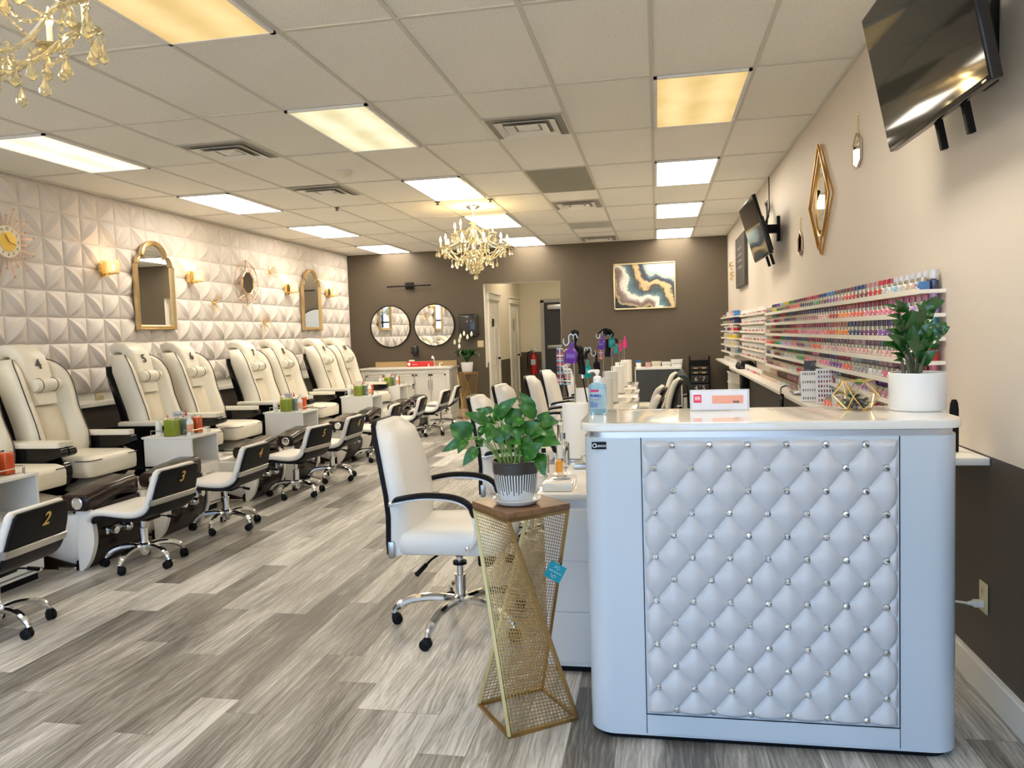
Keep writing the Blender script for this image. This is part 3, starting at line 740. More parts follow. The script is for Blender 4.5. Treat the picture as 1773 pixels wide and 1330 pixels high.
for s in (-1, 1):
    m = MB(); m.cyl((s*.1, 0, 0), (s*.1, 0, .05), .018, .012); m.tube([(s*.1, 0, .05), (s*.16, 0, .055)], .008); m.build('handle', WGLOSS, t)
o = MB().box(-.76, .76, -.006, .006, 0, .09).build('cardboard_strip', P('brown cardboard', (.44, .30, .15), .9, 0, .08, 15), loc=(-4.27, YB-.02, .906)); tag(o, 'long brown cardboard strip standing behind the vanity top', 'cardboard')
t = thing('red_box', 'long red box with a white emblem lying on the vanity left of the faucet', 'box', (-4.13, 13.22, .906))
MB().box(-.24, .24, -.03, .03, 0, .085, .003).build('carton', P('red printed carton', (.62, .02, .02), .4), t)
m = MB(); m.lathe([(.001, 0), (.028, 0), (.028, .002), (.001, .002)], 16, Matrix.Translation((-.2, -.0305, .045)) @ Matrix.Rotation(PI/2, 4, 'X')); m.box(-.14, -.05, -.032, -.030, .035, .042); m.build('printed_emblem', WMAT, t)
o = MB().box(-.05, .05, -.03, .03, 0, .03, .012, 3).build('tissue_pack', WMAT, loc=(-4.3, 13.3, .996)); tag(o, 'small white packet on the cardboard strip behind the vanity', 'packet')
o.location = (-4.3, 13.27, .992)

# console with two grey doors, baskets, rack
CH = P('charcoal laminate', (.045, .05, .05), .4)
t = thing('console_cabinet', 'charcoal two-door console with white edging and metal legs at the back wall', 'cabinet', (.01, 13.15, 0))
m = MB(); m.box(-.38, .38, -.2, .2, .15, .165); m.box(-.38, .38, -.2, .2, .765, .80, .003); m.box(.365, .38, -.2, .2, .15, .8); m.box(-.38, -.365, -.2, .2, .15, .8); m.build('frame', WMAT, t, smooth=0)
for x0, x1 in ((-.362, -.002), (.002, .362)):
    MB().box(x0, x1, -.195, -.17, .17, .762, .002).build('door', CH, t, smooth=0)
MB().box(-.365, .365, -.17, .19, .17, .76).build('carcass', CH, t, smooth=0)
for x in (-.35, .35):
    for y in (-.18, .18): MB().box(x-.012, x+.012, y-.012, y+.012, 0, .15).build('leg', BLACK, t, smooth=0)
def basket(x, w_, h_, mt, label, name='storage_basket'):
    m = MB()
    V1 = [(a*.9, b_*.9, 0) for a, b_ in rrect(w_, .14, .02)]; V2 = [(a, b_, h_) for a, b_ in rrect(w_, .14, .02)]; V3 = [(a*1.06, b_*1.06, h_) for a, b_ in rrect(w_, .14, .02)]
    V4 = [(a*.93, b_*.93, h_) for a, b_ in rrect(w_, .14, .02)]; V5 = [(a*.85, b_*.85, .01) for a, b_ in rrect(w_, .14, .02)]
    m.loft([V1, V2, V3, [(a, b_, h_+.008) for a, b_, _ in V3], [(a, b_, h_+.008) for a, b_, _ in V4], V5])
    m.mat(1)
    for k in range(5): m.box(-w_*.36+k*w_*.16, -w_*.36+k*w_*.16+w_*.09, -.0725, -.066, h_*.42, h_*.5)
    o = m.build(name, [mt, CH], loc=(x, 13.1, .8)); tag(o, label, 'basket', 'small tubs on the charcoal console'); return o
basket(.315, .19, .11, WMAT, 'white slotted basket, tallest of the tubs at the right end of the console')
basket(.145, .15, .075, WMAT, 'low white slotted basket, second tub from the right on the console')
basket(-.02, .15, .085, P('off white plastic', (.8, .76, .62), .4), 'rounded off-white tub in the middle of the console top')
basket(-.15, .09, .07, P('pink speckled carton', (.72, .42, .42), .5, 0, .4, 60), 'small pink patterned box between the blue-lidded tub and the off-white tub', 'patterned_box')
t = thing('wipes_tub', 'small white tub with a blue lid at the left end of the console', 'tub', (-.31, 13.1, .8))
MB().lathe([(.04, 0), (.045, .08), (.045, .085)], 20).build('tub', WMAT, t); MB().lathe([(.047, .08), (.047, .11), (.02, .115)], 20).build('lid', P('blue plastic', (.02, .16, .5), .4), t)
t = thing('numbered_rack', 'tall black rack with gold numbers 6 7 4 5 2 3 at the back wall', 'rack', (.67, 13.0, 0))
m = MB(); m.box(-.165, -.145, -.1, .1, 0, .97, .003); m.box(.145, .165, -.1, .1, 0, .97, .003); m.box(-.145, .145, -.09, .09, .03, .9); m.build('frame', BLACK, t, smooth=0)
for k, (a, b_) in enumerate((('2', '3'), ('4', '5'), ('6', '7'), ('', ''), ('', ''))):
    z = .30+k*.145 if k < 3 else .70+(k-3)*.075
    h_ = .125 if k < 3 else .06
    d = MB().box(-.14, .14, -.105, -.09, z-h_/2+.01, z+h_/2, .003).build('drawer', P('black drawer', (.02, .02, .022), .3), t, smooth=0)
    MB().ball((0, -.108, z+h_/2-.02), .006, 8).build('knob', WMAT, d)
    if a:
        for s, xx in ((a, -.06), (b_, .06)): text('number', s, .10, P('pale gold number', (.72, .58, .34), .4, .3), d, (xx, -.107, z+.005), (PI/2, 0, 0))
    else:
        MB().box(-.1, -.03, -.107, -.104, z-.008, z+.008, .002).build('label_strip', GOLDP, d); MB().box(.03, .1, -.107, -.104, z-.01, z+.01, .002).build('label_strip', GOLDP, d)
t = thing('waste_bin', 'grey bin with a patterned front and tilted lid beside the console', 'bin', (.45, 13.05, 0))
MB().box(-.048, .048, -.1, .1, 0, .30, .01).build('bin_body', P('grey patterned carton', (.35, .33, .30), .6, 0, .5, 30), t); MB().box(-.055, .05, -.11, .11, -.008, .008, .003, M=Matrix.Translation((0, 0, .35)) @ Matrix.Rotation(R(-18), 4, 'Y')).build('lid', CHROMED, t)
# ================================================================== PEDICURE AREA
def ss(a, b, x): t = min(1, max(0, (x-a)/(b-a))); return t*t*(3-2*t)
def slab(mb, path, width, t0, t1, rnd_=.5, yc=0, n=5, wfn=None):
    """cushion or shell swept along a side profile (x,z); t0..t1 is the offset range along the left-hand normal"""
    rings = []; N = len(path)
    for i, (x, z) in enumerate(path):
        a = path[max(0, i-1)]; b_ = path[min(N-1, i+1)]
        dx, dz = b_[0]-a[0], b_[1]-a[1]; L_ = math.hypot(dx, dz); nx, nz_ = -dz/L_, dx/L_
        w_ = wfn(i/(N-1)) if wfn else width
        e = 1.0
        if i == 0 or i == N-1: e = .55
        elif i == 1 or i == N-2: e = .92
        tm, th = (t0+t1)/2, (t1-t0)*e
        ww = w_*(.94 if e < .6 else 1)
        ring = []
        for a_, b__ in rrect(ww, th, min(th, ww)*.49*rnd_*2 if rnd_ < .5 else min(th, ww)*.49, n):
            ring.append((x+nx*(tm+b__), yc+a_, z+nz_*(tm+b__)))
        rings.append(ring)
    return mb.loft(rings)
def spline(pts, k=4):
    out = []; P_ = [pts[0]]+list(pts)+[pts[-1]]
    for i in range(1, len(P_)-2):
        for j in range(k):
            t = j/k
            out.append(tuple(.5*((2*P_[i][d])+(-P_[i-1][d]+P_[i+1][d])*t+(2*P_[i-1][d]-5*P_[i][d]+4*P_[i+1][d]-P_[i+2][d])*t*t+(-P_[i-1][d]+3*P_[i][d]-3*P_[i+1][d]+P_[i+2][d])*t**3) for d in range(len(pts[0]))))
    out.append(tuple(pts[-1])); return out

DGREY = P('pedestal grey gloss', (.50, .48, .44), .25, 0, .03)
def make_pedi(num):
    t = thing('pedicure_chair', '', 'pedicure chair', (-4.13, 0, 0), 0, 'cream pedicure spa chairs along the left wall')
    # base and pedestal
    m = MB()
    m.loft([[(x*1.0-.42, y, z) for x, y in rrect(a, b_, .06)] for a, b_, z in ((.62, .5, 0), (.60, .48, .12), (.46, .40, .30), (.40, .36, .42))])
    m.build('base', BLACKG, t)
    m = MB()
    m.loft([[(x+cx, y, z) for x, y in rrect(a, b_, min(a, b_)*.3)] for a, b_, cx, z in ((.36, .44, -.10, .30), (.44, .46, -.12, .345), (.42, .40, -.16, .38), (.22, .26, -.2, .42))])
    m.build('seat_carriage', DGREY, t)
    # basin: cream shell, rim, hollow
    R_ = []
    for a, b_, cx, z in ((.42, .40, .28, .0), (.50, .47, .27, .03), (.62, .54, .23, .12), (.72, .57, .20, .24), (.76, .58, .19, .33), (.76, .58, .19, .355), (.73, .55, .19, .365), (.66, .49, .19, .355), (.60, .44, .19, .25), (.5, .36, .19, .15)):
        R_.append([(x+cx, y, z) for x, y in rrect(a, b_, .11, 6)])
    bs = MB().loft(R_).build('foot_basin', WGLOSS, t)
    m = MB(); m.box(.02, .22, -.17, .17, .30, .365, .028, 3); m.box(.26, .40, -.16, .16, .27, .31, .02, 3); m.build('footrest', WGLOSS, bs)
    # skirt recess with chrome kick plate
    m = MB(); m.prism([(.05, 0), (.50, 0), (.48, .02), (.08, .14), (.0, .2)], -.262, .262, 'y'); m.build('kick_panel', BROWNG, t)
    m = MB(); m.box(.34, .47, -.266, .266, .0, .022, .006); m.build('kick_plate', CHROME, t)
    # dark front panel between white shell sides
    pf = spline([(.515, 0), (.565, .06), (.605, .17), (.605, .28), (.575, .40)], 3)
    m = MB(); m.prism([(x, z) for x, z in pf]+[(.45, .40), (.45, 0)], -.235, .235, 'y'); m.build('front_panel', BROWNG, t, smooth=50)
    for s in (-1, 1):
        m = MB(); m.prism([(x+.012-.0*z, z) for x, z in pf]+[(.50, .40), (.50, 0)], s*.235, s*.272, 'y'); m.build('side_shell', WGLOSS, t, smooth=50)
    m = MB(); m.box(.60, .618, -.15, .10, .20, .25, .012, 3); m.cyl((.61, -.11, .225), (.66, -.11, .225), .03, .024); m.cyl((.61, .0, .225), (.67, .0, .225), .034, .028); m.ball((.66, .0, .225), .03)
    m.box(.60, .615, .10, .17, .23, .29, .012, 3); m.cyl((.61, .14, .26), (.645, .14, .26), .03, .026); m.build('tap_controls', CHROME, t)
    # glossy brown bridge across the front of the basin
    br = []
    for y, zc, hh in ((-.300, .435, .085), (-.290, .438, .105), (-.19, .445, .12), (-.13, .462, .11), (-.06, .475, .10), (.02, .478, .10), (.11, .475, .12), (.20, .465, .14), (.215, .455, .11)):
        br.append([(.515-.10*max(0, y)+x*(1 if -.295 < y < .205 else .9), y, zc+z) for x, z in rrect(.21, hh, .04)])
    b_ = MB().loft(br).build('front_bridge', BROWNG, t)
    m = MB(); MR = Matrix.Translation((.540, -.301, .438)) @ Matrix.Rotation(PI/2, 4, 'X')
    m.lathe([(.030, 0), (.037, 0), (.039, .005), (.033, .007), (.031, .003), (.001, .002)], 20, MR); m.build('round_grille', CHROME, b_)
    for o_ in t.children:
        if o_.name.split('.')[0] in ('foot_basin', 'kick_panel', 'kick_plate', 'front_panel', 'side_shell', 'tap_controls', 'front_bridge'): o_.location.x = .0
    # seat
    st = MB()
    rg = []
    for z, gx, gy, r in ((.448, .56, .52, .05), (.455, .585, .545, .05), (.50, .60, .555, .06), (.555, .60, .555, .06), (.578, .585, .54, .06), (.592, .54, .50, .07), (.598, .40, .38, .09)):
        rg.append([(x-.29, y, z+(.012*math.cos(x*5) if z > .57 else 0)) for x, y in rrect(gx, gy, r, 5)])
    se = st.loft(rg).build('seat', LEATH, t, smooth=60)
    m = MB()
    for s in (-1, 1): m.tube([(-.12, s*.276, .574), (-.03, s*.276, .574), (.0, s*.262, .574), (.008, s*.24, .574), (.010, s*.15, .574)], .0035, 6)
    m.build('piping', PIPING, se)
    # backrest with side bolsters
    prof = [(.46, -.49, .22), (.50, -.46, .255), (.56, -.43, .275), (.64, -.415, .285), (.74, -.425, .285), (.84, -.455, .278), (.94, -.49, .276), (1.03, -.515, .284), (1.12, -.54, .290), (1.20, -.57, .286), (1.265, -.61, .270), (1.31, -.655, .238), (1.338, -.705, .19), (1.345, -.75, .13)]
    rings = []
    for z, x, w_ in prof:
        d = .24 if z < 1.2 else .24-.5*(z-1.2)
        dp = .095 if z < 1.25 else .05
        half = [(-d, .0), (-d, -w_*.7), (-d*.75, -w_*.97), (-d*.4, -w_), (-.04, -w_*.995), (-.008, -w_+.022), (0, -w_+.045), (-.010, -w_*.66), (-dp*.8, -w_*.5), (-dp, -w_*.4), (-dp, 0)]
        ring = [(x+a, b__, z+a*.10) for a, b__ in half] + [(x+a, -b__, z+a*.10) for a, b__ in half[-2:0:-1]]
        rings.append(ring)
    bk = MB().loft(rings).build('backrest', LEATH, t, smooth=70)
    m = MB()
    for s in (-1, 1): m.tube(spline([(x+.004, s*(w_-.03), z) for z, x, w_ in prof[1:-1]], 3), .0042, 6)
    m.build('piping', PIPING, bk)
    m = MB(); m.grid(lambda u, v: (-.50-.0-(.02*v)-.004-.5*max(0, .0), 0, 0), 1, 1); m = MB()
    pp = [(.56, -.515), (.66, -.500), (.76, -.508), (.86, -.538), (.95, -.572), (.965, -.585)]
    rg = []
    for z, x in pp:
        w_ = .125; rg.append([(x+a, y, z) for y, a in [(-w_, -.01), (-w_+.01, .006), (-.04, .010+.004*math.sin(z*60)), (0, .008), (.04, .010+.004*math.cos(z*50)), (w_-.01, .006), (w_, -.01)]])
    m.loft(rg); m.build('lumbar_panel', LEATH2, bk, smooth=60)
    # headrest pad
    hp = [(.975, -.595), (1.08, -.62), (1.18, -.645), (1.27, -.665), (1.345, -.70), (1.395, -.755), (1.41, -.83), (1.385, -.90)]
    rg = []
    for i, (z, x) in enumerate(hp):
        w_ = (.115, .122, .126, .130, .132, .130, .122, .10)[i]
        a0 = hp[max(0, i-1)]; a1 = hp[min(7, i+1)]; dz, dx = a1[0]-a0[0], a1[1]-a0[1]; L_ = math.hypot(dx, dz); nx, nz_ = dz/L_, -dx/L_
        rg.append([(x+nx*b__, a, z+nz_*b__) for a, b__ in rrect(w_*2, .095, .036)])
    hd = MB().loft(rg).build('headrest', LEATH2 if False else LEATH, t, smooth=60)
    # bolster pillow with two dark bands
    m = MB(); MY = Matrix.Translation((-.565, 0, 1.135)) @ Matrix.Rotation(PI/2, 4, 'X')
    m.lathe([(.02, -.125), (.045, -.122), (.052, -.105), (.054, 0), (.052, .105), (.045, .122), (.02, .125)], 20, MY); pl = m.build('pillow', LEATH, t, smooth=60)
    m = MB()
    for s in (-.07, .075): m.lathe([(.0545, s-.003), (.0565, s), (.0545, s+.003)], 20, MY)
    m.build('piping_bands', PIPING, pl)
    # rear shell
    m = MB(); rg = []
    for z, x, w_ in prof[:-3]:
        d = .24 if z < 1.2 else .24-.5*(z-1.2)
        e_ = min(1, max(0, (1.28-z)/.35)); rg.append([(x-d+.05*e_+a*e_-.004*(1-e_), y, z-.03) for y, a in [(-w_*1.015, 0), (-w_*.97, -.07), (-w_*.6, -.10), (w_*.6, -.10), (w_*.97, -.07), (w_*1.015, 0)]])
    m.loft(rg).build('rear_shell', BLACKG, t, smooth=60)
    # armrests
    for s in (-1, 1):
        y0, y1 = sorted((s*.300, s*.372))
        ag = spline([(-.66, .695), (-.14, .695), (-.08, .68), (-.08, .64), (-.16, .615), (-.20, .60), (-.13, .56), (-.13, .46), (-.19, .38), (-.28, .33), (-.60, .30), (-.80, .36), (-.86, .55), (-.82, .68)], 3)
        ar = MB().prism(ag, y0, y1, 'y').build('arm_shell', BLACKG, t, smooth=50)
        m = MB(); m.loft([[(x-.375+(.01 if z > .73 else 0), (y0+y1)/2+y, z) for x, y in rrect(a, b__, .022, 3)] for z, a, b__ in ((.697, .55, .07), (.70, .57, .082), (.728, .57, .084), (.738, .555, .074))])
        m.build('armrest_pad', LEATH, ar, smooth=60)
        m = MB(); m.ball((-.18, (y0+y1)/2, .50), .04, 12, 1, .9); m.build('arm_knob', BLACK, ar)
        m = MB(); m.box(-.34, -.29, s*.372-.002, s*.372+.002, .53, .54); m.build('badge', CHROMED, ar)
    return t
pedi = {}
PED = {3: 4.52, 4: 5.275, 5: 6.55, 6: 7.305, 7: 8.57, 8: 9.325, 9: 10.58, 10: 11.335}
proto = make_pedi(4)
WORD = {2: 'two', 3: 'three', 4: 'four', 5: 'five', 6: 'six', 7: 'seven', 8: 'eight', 9: 'nine', 10: 'ten'}
for n_, y in PED.items():
    lab = f'cream leather pedicure chair with a black figure {WORD[n_]} on its headrest' if n_ != 3 else 'cream pedicure chair cut by the left picture edge, only seat and basin showing'
    if n_ == 4: o = proto; o.location = (-4.13, y, 0); o['label'] = lab
    else: o = dup(proto, (-4.13, y, 0), 0, lab)
    pedi[n_] = o
for n_, o in pedi.items():
    if n_ == 3: continue
    text('headrest_number', str(n_), .115, P('black vinyl number', (.01, .01, .01), .4), o, (-.618, .0, 1.295), (R(90-23), 0, PI/2), .0015, bold=.0018)

def star_base(t, rad, hub_z, col_top, ph, curve=.05, rc=.022):
    """five chrome legs, twin-wheel casters, gas column"""
    for k in range(5):
        a = ph + 2*PI*k/5; c, s = math.cos(a), math.sin(a)
        pts = [(c*r_, s*r_, z) for r_, z in ((.02, hub_z), (rad*.35, hub_z+.012), (rad*.65, hub_z+.005), (rad*.85, hub_z-.015), (rad*.96, hub_z-.04), (rad, .058))]
        m = MB(); m.tube(spline(pts, 3), [rc*.85]*12+[rc*.62]*4, 8); lg = m.build('leg', CHROME, t)
        m = MB()
        cx, cy = c*rad, s*rad; M = Matrix.Translation((cx, cy, 0)) @ Matrix.Rotation(a+.9+k*1.3, 4, 'Z')
        for sd in (-1, 1): m.lathe([(.012, 0), (.0245, 0), (.026, .004), (.026, .014), (.02, .018), (.001, .018)], 14, M @ Matrix.Translation((.012, sd*.004, .0262)) @ Matrix.Rotation(-sd*PI/2, 4, 'X'))
        m.box(-.012, .022, -.017, .017, .030, .058, .008, 2, M); m.cyl((cx, cy, .05), (cx, cy, .075), .008)
        m.build('caster', BLACK, lg)
    m = MB(); m.lathe([(.001, hub_z-.05), (.022, hub_z-.05), (.028, hub_z-.035), (.036, hub_z-.02), (.036, hub_z+.018), (.026, hub_z+.03), (.026, hub_z+.12), (.029, hub_z+.12), (.029, hub_z+.126), (.016, hub_z+.128), (.016, col_top)], 18)
    m.build('column', CHROME, t)

# technician stools
def make_stool():
    t = thing('pedicure_stool', '', 'stool', (0, 0, 0), 0, 'low black and white technician stools')
    path = spline([(.232, .305), (.205, .345), (.12, .355), (-.04, .345), (-.14, .357), (-.205, .40), (-.24, .48), (-.265, .565), (-.285, .64)], 3)
    wf = lambda s: .40+.03*math.sin(PI*min(1, s*1.1)) - (.03*max(0, s-.85)/.15)
    MB_ = MB(); slab(MB_, [(x, z) for x, z in path], .42, -.045, .0, wfn=wf)
    # (the normal of a path running backwards points down; flip so the pad lies above the shell)
    cu = MB_.build('cushion', WLEATH, t, smooth=60)
    MB_ = MB(); slab(MB_, path, .43, .0, .022, wfn=lambda s: wf(s)-.015); sh = MB_.build('back_shell', BLACK, t, smooth=60)
    m = MB()
    def band(u, v):
        y = -.205+.41*u; z = .478+.035*v; return (-.2195-.035*v*.4-.004-.012*(1-(2*u-1)**2)*0, y, z)
    rg = []
    for u in range(9):
        y = -.207+.414*u/8; e = .0 if 0 < u < 8 else .006
        rg.append([(-.252+e, y, .430), (-.256+e, y, .434), (-.265+e, y, .464), (-.262+e, y, .468), (-.23, y, .468), (-.215, y, .430)])
    m.loft(rg).build('chrome_band', CHROMED, t, smooth=30)
    star_base(t, .24, .115, .32, .35)
    m = MB(); m.box(-.09, .07, -.06, .06, .295, .335, .008); m.build('mechanism', BLACK, t)
    m = MB(); m.tube([(0, -.05, .31), (-.04, -.13, .29), (-.06, -.18, .275)], .005, 6); m.cyl((-.055, -.165, .28), (-.075, -.215, .26), .010, .012); m.build('lever', BLACK, t)
    return t
ST = {2: (-3.27, 3.25, .06), 3: (-3.285, 4.42, -.06), 4: (-3.265, 5.36, .0), 5: (-3.28, 6.57, -.12), 6: (-3.26, 7.33, .0), 7: (-3.27, 8.58, .05), 8: (-3.26, 9.58, .1), 9: (-3.27, 10.76, .0), 10: (-3.33, 11.66, .1)}
sp0 = None
for n_, (x, y, dr) in ST.items():
    lab = f'black-backed white stool with gold number {WORD[n_]}, drawn up to a pedicure chair' if n_ != 2 else 'black-backed white stool with gold number two at the left picture edge'
    if sp0 is None: sp0 = make_stool(); o = sp0; o.location = (x, y, 0); o.rotation_euler = (0, 0, PI+dr); o['label'] = lab; KIDS[sp0.name] = [(c, list(c.children)) for c in sp0.children]
    else: o = dup(sp0, (x, y, 0), PI+dr, lab)
    text('stool_number', str(n_), .095, GOLDP, o, (-.2965, -.02, .572), (R(90+14), 0, -PI/2), .0012, shear=.22, bold=.001)

# cabinets between the chair pairs
CABW = P('white melamine', (.80, .80, .77), .35, 0, .02)
def make_cab():
    t = thing('side_cabinet', '', 'cabinet', (0, 0, 0), 0, 'white side cabinets between the pedicure chairs')   # origin near-front floor corner, x towards wall negative
    m = MB(); w_, d, h = .385, .45, .66
    m.box(-d, 0, 0, .016, .05, h); m.box(-d, 0, w_-.016, w_, .05, h); m.box(-d, -d+.016, 0, w_, .05, h); m.box(-d-.004, .006, -.004, w_+.004, h-.018, h, .002)
    m.box(-d, 0, 0, w_, .40, .416); m.box(-d, 0, 0, w_, .05, .066); m.mat(1).box(-d+.03, -.03, .02, w_-.02, 0, .05)
    m.build('carcass', [CABW, BLACK], t, smooth=0)
    for z in (.075, .245):
        dr = MB().box(-.016, .004, .006, w_-.006, z, z+.155, .002).build('drawer', CABW, t, smooth=0)
        MB().tube([(.004, .12, z+.09), (.024, .125, z+.092), (.028, .19, z+.086), (.024, .26, z+.092), (.004, .265, z+.09)], .005, 6).build('handle', CHROMED, dr)
    return t
CABS = [(-3.75, 3.715, 'cut by the left picture edge'), (-3.75, 5.70, 'second from the left picture edge'), (-3.73, 7.68, 'third from the left picture edge'), (-3.72, 9.72, 'fourth from the left picture edge'), (-4.02, 11.72, 'farthest back, in front of the vanity')]
WBOT = P('white bottle plastic', (.85, .84, .80), .35, 0, .02)
GRN = P('green scrub', (.34, .44, .012), .35, 0, .12, 14, coat=.5); BLG = P('blue grey gel', (.22, .32, .26), .3, 0, .05, coat=.5); ORG = P('orange gel', (.85, .12, .015), .3, 0, .05, coat=.5)
CAPR = P('red cap', (.65, .02, .04), .35); PEACH = P('peach label', (.80, .42, .24), .5, 0, .15, 50)
def bottle(name, loc, body, cap, h, r, label, grp, style='nozzle', lab=None):
    t = thing(name, label, 'bottle', loc, 0, grp)
    MB().lathe([(.001, 0), (r*.95, 0), (r, .006), (r, h*.62), (r*.75, h*.72), (r*.42, h*.76)], 14).build('bottle_body', body, t)
    m = MB()
    if style == 'nozzle': m.lathe([(r*.5, h*.76), (r*.5, h*.82), (r*.25, h*.86), (.003, h)], 12)
    else: m.lathe([(r*.5, h*.76), (r*.5, h*.84), (.005, h*.85), (.005, h*.94)], 12); m.box(-.014, .035, -.009, .009, h*.94, h, .004)
    m.build('cap', cap, t)
    if lab: MB().lathe([(r*1.01, h*.15), (r*1.01, h*.52)], 14).build('printed_label', lab, t)
    return t
c0 = make_cab()
for k, (x, y, where) in enumerate(CABS):
    lab = 'white open-shelf cabinet with drawers ' + where
    if k == 0: c0.location = (x, y, 0); c0['label'] = lab; KIDS[c0.name] = [(c, list(c.children)) for c in c0.children]
    else: dup(c0, (x, y, 0), 0, lab)
    z = .6605; cn = ['at the left edge', 'second from the left', 'third from the left', 'fourth from the left', 'before the vanity'][k]
    g = 'supplies on the cabinet ' + cn
    o = thing('wire_gallery', 'low chrome wire rail around the top of the cabinet ' + cn, 'tray rail', (x, y, z))
    m = MB()
    for (xa, ya, xb, yb) in ((-.40, .05, -.28, .05), (-.10, .06, -.03, .06), (-.03, .06, -.03, .32), (-.40, .34, -.06, .34)):
        m.tube([(xa, ya, 0), (xa, ya, .045), (xb, yb, .045), (xb, yb, 0)], .0035, 6)
    m.build('rail', CHROMED, o)
    def jar(dx, dy, wx, wy, h, mt, nm, l):
        q = thing(nm, l, 'jar', (x+dx, y+dy, z), 0, g)
        MB().box(-wx/2+.003, wx/2-.003, -wy/2+.003, wy/2-.003, .003, h*.93, .008).build('contents', mt, q)
        MB().loft([[(a, b_, z_) for a, b_ in rrect(wx, wy, .01)] for z_ in (0, h)], False).build('clear_wall', GLASSY, q)
    jar(-.215, .07, .10, .09, .15, GRN, 'scrub_jar', 'clear square jar of bright green scrub on the cabinet ' + cn)
    jar(-.165, .19, .08, .08, .145, BLG, 'gel_jar', 'clear jar of blue-grey gel behind the green jar on the cabinet ' + cn)
    jar(-.13, .29, .07, .07, .145, ORG, 'gel_jar', 'clear jar of orange gel, rearmost on the cabinet ' + cn)
    bottle('squeeze_bottle', (x-.345, y+.08, z), WBOT, WBOT, .16, .026, 'white squeeze bottle at the wall side of the cabinet ' + cn, g)
    bottle('squeeze_bottle', (x-.32, y+.17, z), WBOT, CAPR, .165, .022, 'white squeeze bottle with red tip on the cabinet ' + cn, g, lab=P('pink print', (.6, .3, .3), .5, 0, .3, 80))
    bottle('squeeze_bottle', (x-.24, y+.31, z), WBOT, CAPR, .19, .022, 'tall squeeze bottle with red tip, rearmost on the cabinet ' + cn, g)
    bottle('pump_bottle', (x-.07, y+.10, z), WBOT, WBOT, .18, .027, 'white pump bottle with peach label on the cabinet ' + cn, g, 'pump', PEACH)
    q = thing('printed_card', 'small printed card standing among the bottles on the cabinet ' + cn, 'card', (x-.27, y+.235, z), 0, g)
    MB().box(-.045, .045, -.002, .002, .08, .19, M=Matrix.Rotation(.2, 4, 'Z')).build('card', P('clear printed card', (.72, .68, .64), .3), q, smooth=0)
    MB().box(-.004, .004, -.01, .01, 0, .085).build('card_stand', GLASSY, q)
    for i_, s in enumerate(("Don't", 'touch')):
        if k < 3: text('print', s, .028, BLACK, q, (.008+.012*i_, -.0055, .162-.028*i_), (PI/2, 0, .2), .0004)
# ================================================================== MANICURE AREA
def make_client():
    t = thing('office_chair', '', 'office chair', (0, 0, 0), 0, 'white high-back office chairs along the nail tables')
    m = MB(); rg = []
    for z, a, b_, r in ((.405, .47, .45, .05), (.415, .50, .48, .06), (.46, .515, .49, .06), (.498, .505, .48, .07), (.512, .47, .44, .09), (.518, .3, .3, .1)):
        rg.append([(x+.01, y, z+(.008 if x > .1 else 0)*(z > .49)) for x, y in rrect(a, b_, r, 5)])
    m.loft(rg).build('seat', WLEATH, t, smooth=60)
    prof = [(.40, -.262, .225), (.46, -.262, .232), (.58, -.255, .240), (.68, -.262, .243), (.80, -.285, .232), (.90, -.308, .212), (.96, -.325, .192), (.995, -.338, .165), (1.015, -.348, .115)]
    rg = []
    for z, x, w_ in prof:
        d = .075 if z < .98 else .05
        half = [(-.012, 0), (-.012, -w_+.015), (0, -w_), (d*.55, -w_*.99), (d*.95, -w_+.028), (d, -w_+.05), (d+.012, -w_*.45), (d+.016, 0)]
        rg.append([(x+a, b__, z) for a, b__ in half]+[(x+a, -b__, z) for a, b__ in half[-2:0:-1]])
    bk = MB().loft(rg[0:]).build('backrest', WLEATH, t, smooth=60)
    rg = []
    for z, x, w_ in prof: rg.append([(x-.013+a, y, z+.003) for y, a in [(-w_*1.01, .012), (-w_, -.012), (w_, -.012), (w_*1.01, .012)]])
    MB().loft(rg).build('back_shell', BLACK, t, smooth=40)
    for s in (-1, 1):
        pts = spline([(-.25, s*.255, .655), (-.20, s*.262, .672), (-.08, s*.268, .69), (.05, s*.268, .682), (.125, s*.268, .645), (.15, s*.268, .57), (.145, s*.262, .50), (.11, s*.255, .45)], 4)
        ar = MB().tube([(x, y, z-.012) for x, y, z in pts], .0095, 8, flat=1.9).build('armrest_frame', CHROME, t)
        MB().tube(pts[2:20], [.008]+[.015]*16+[.010], 8, flat=1.6).build('armrest_pad', BLACK, ar)
        m = MB(); m.ball((.11, s*.262, .45), .015, 10); m.ball((-.245, s*.262, .65), .014, 10); m.build('bolt', CHROME, ar)
        MB().box(-.275, -.245, s*.235-.012, s*.235+.012, .39, .47, .006).build('corner_bracket', CHROMED, t)
    star_base(t, .335, .125, .40, .72, rc=.024)
    m = MB(); m.box(-.12, .12, -.09, .09, .375, .408, .01); m.cyl((0, 0, .34), (0, 0, .38), .022); m.cyl((0, 0, .30), (0, 0, .315), .034); m.box(.10, .17, -.05, .05, .30, .385, .012); m.build('tilt_mechanism', BLACK, t)
    m = MB(); m.tube([(-.05, -.05, .385), (-.10, -.14, .36), (-.13, -.2, .33)], .006, 6); m.cyl((-.115, -.175, .345), (-.145, -.235, .315), .010, .012); m.build('lever', BLACK, t)
    return t
cl = make_client(); cl.location = (-.965, 3.60, 0); cl.rotation_euler = (0, 0, .0)
cl['label'] = 'white leather high-back office chair with chrome base standing left of the potted plant'
KIDS[cl.name] = [(c, list(c.children)) for c in cl.children]
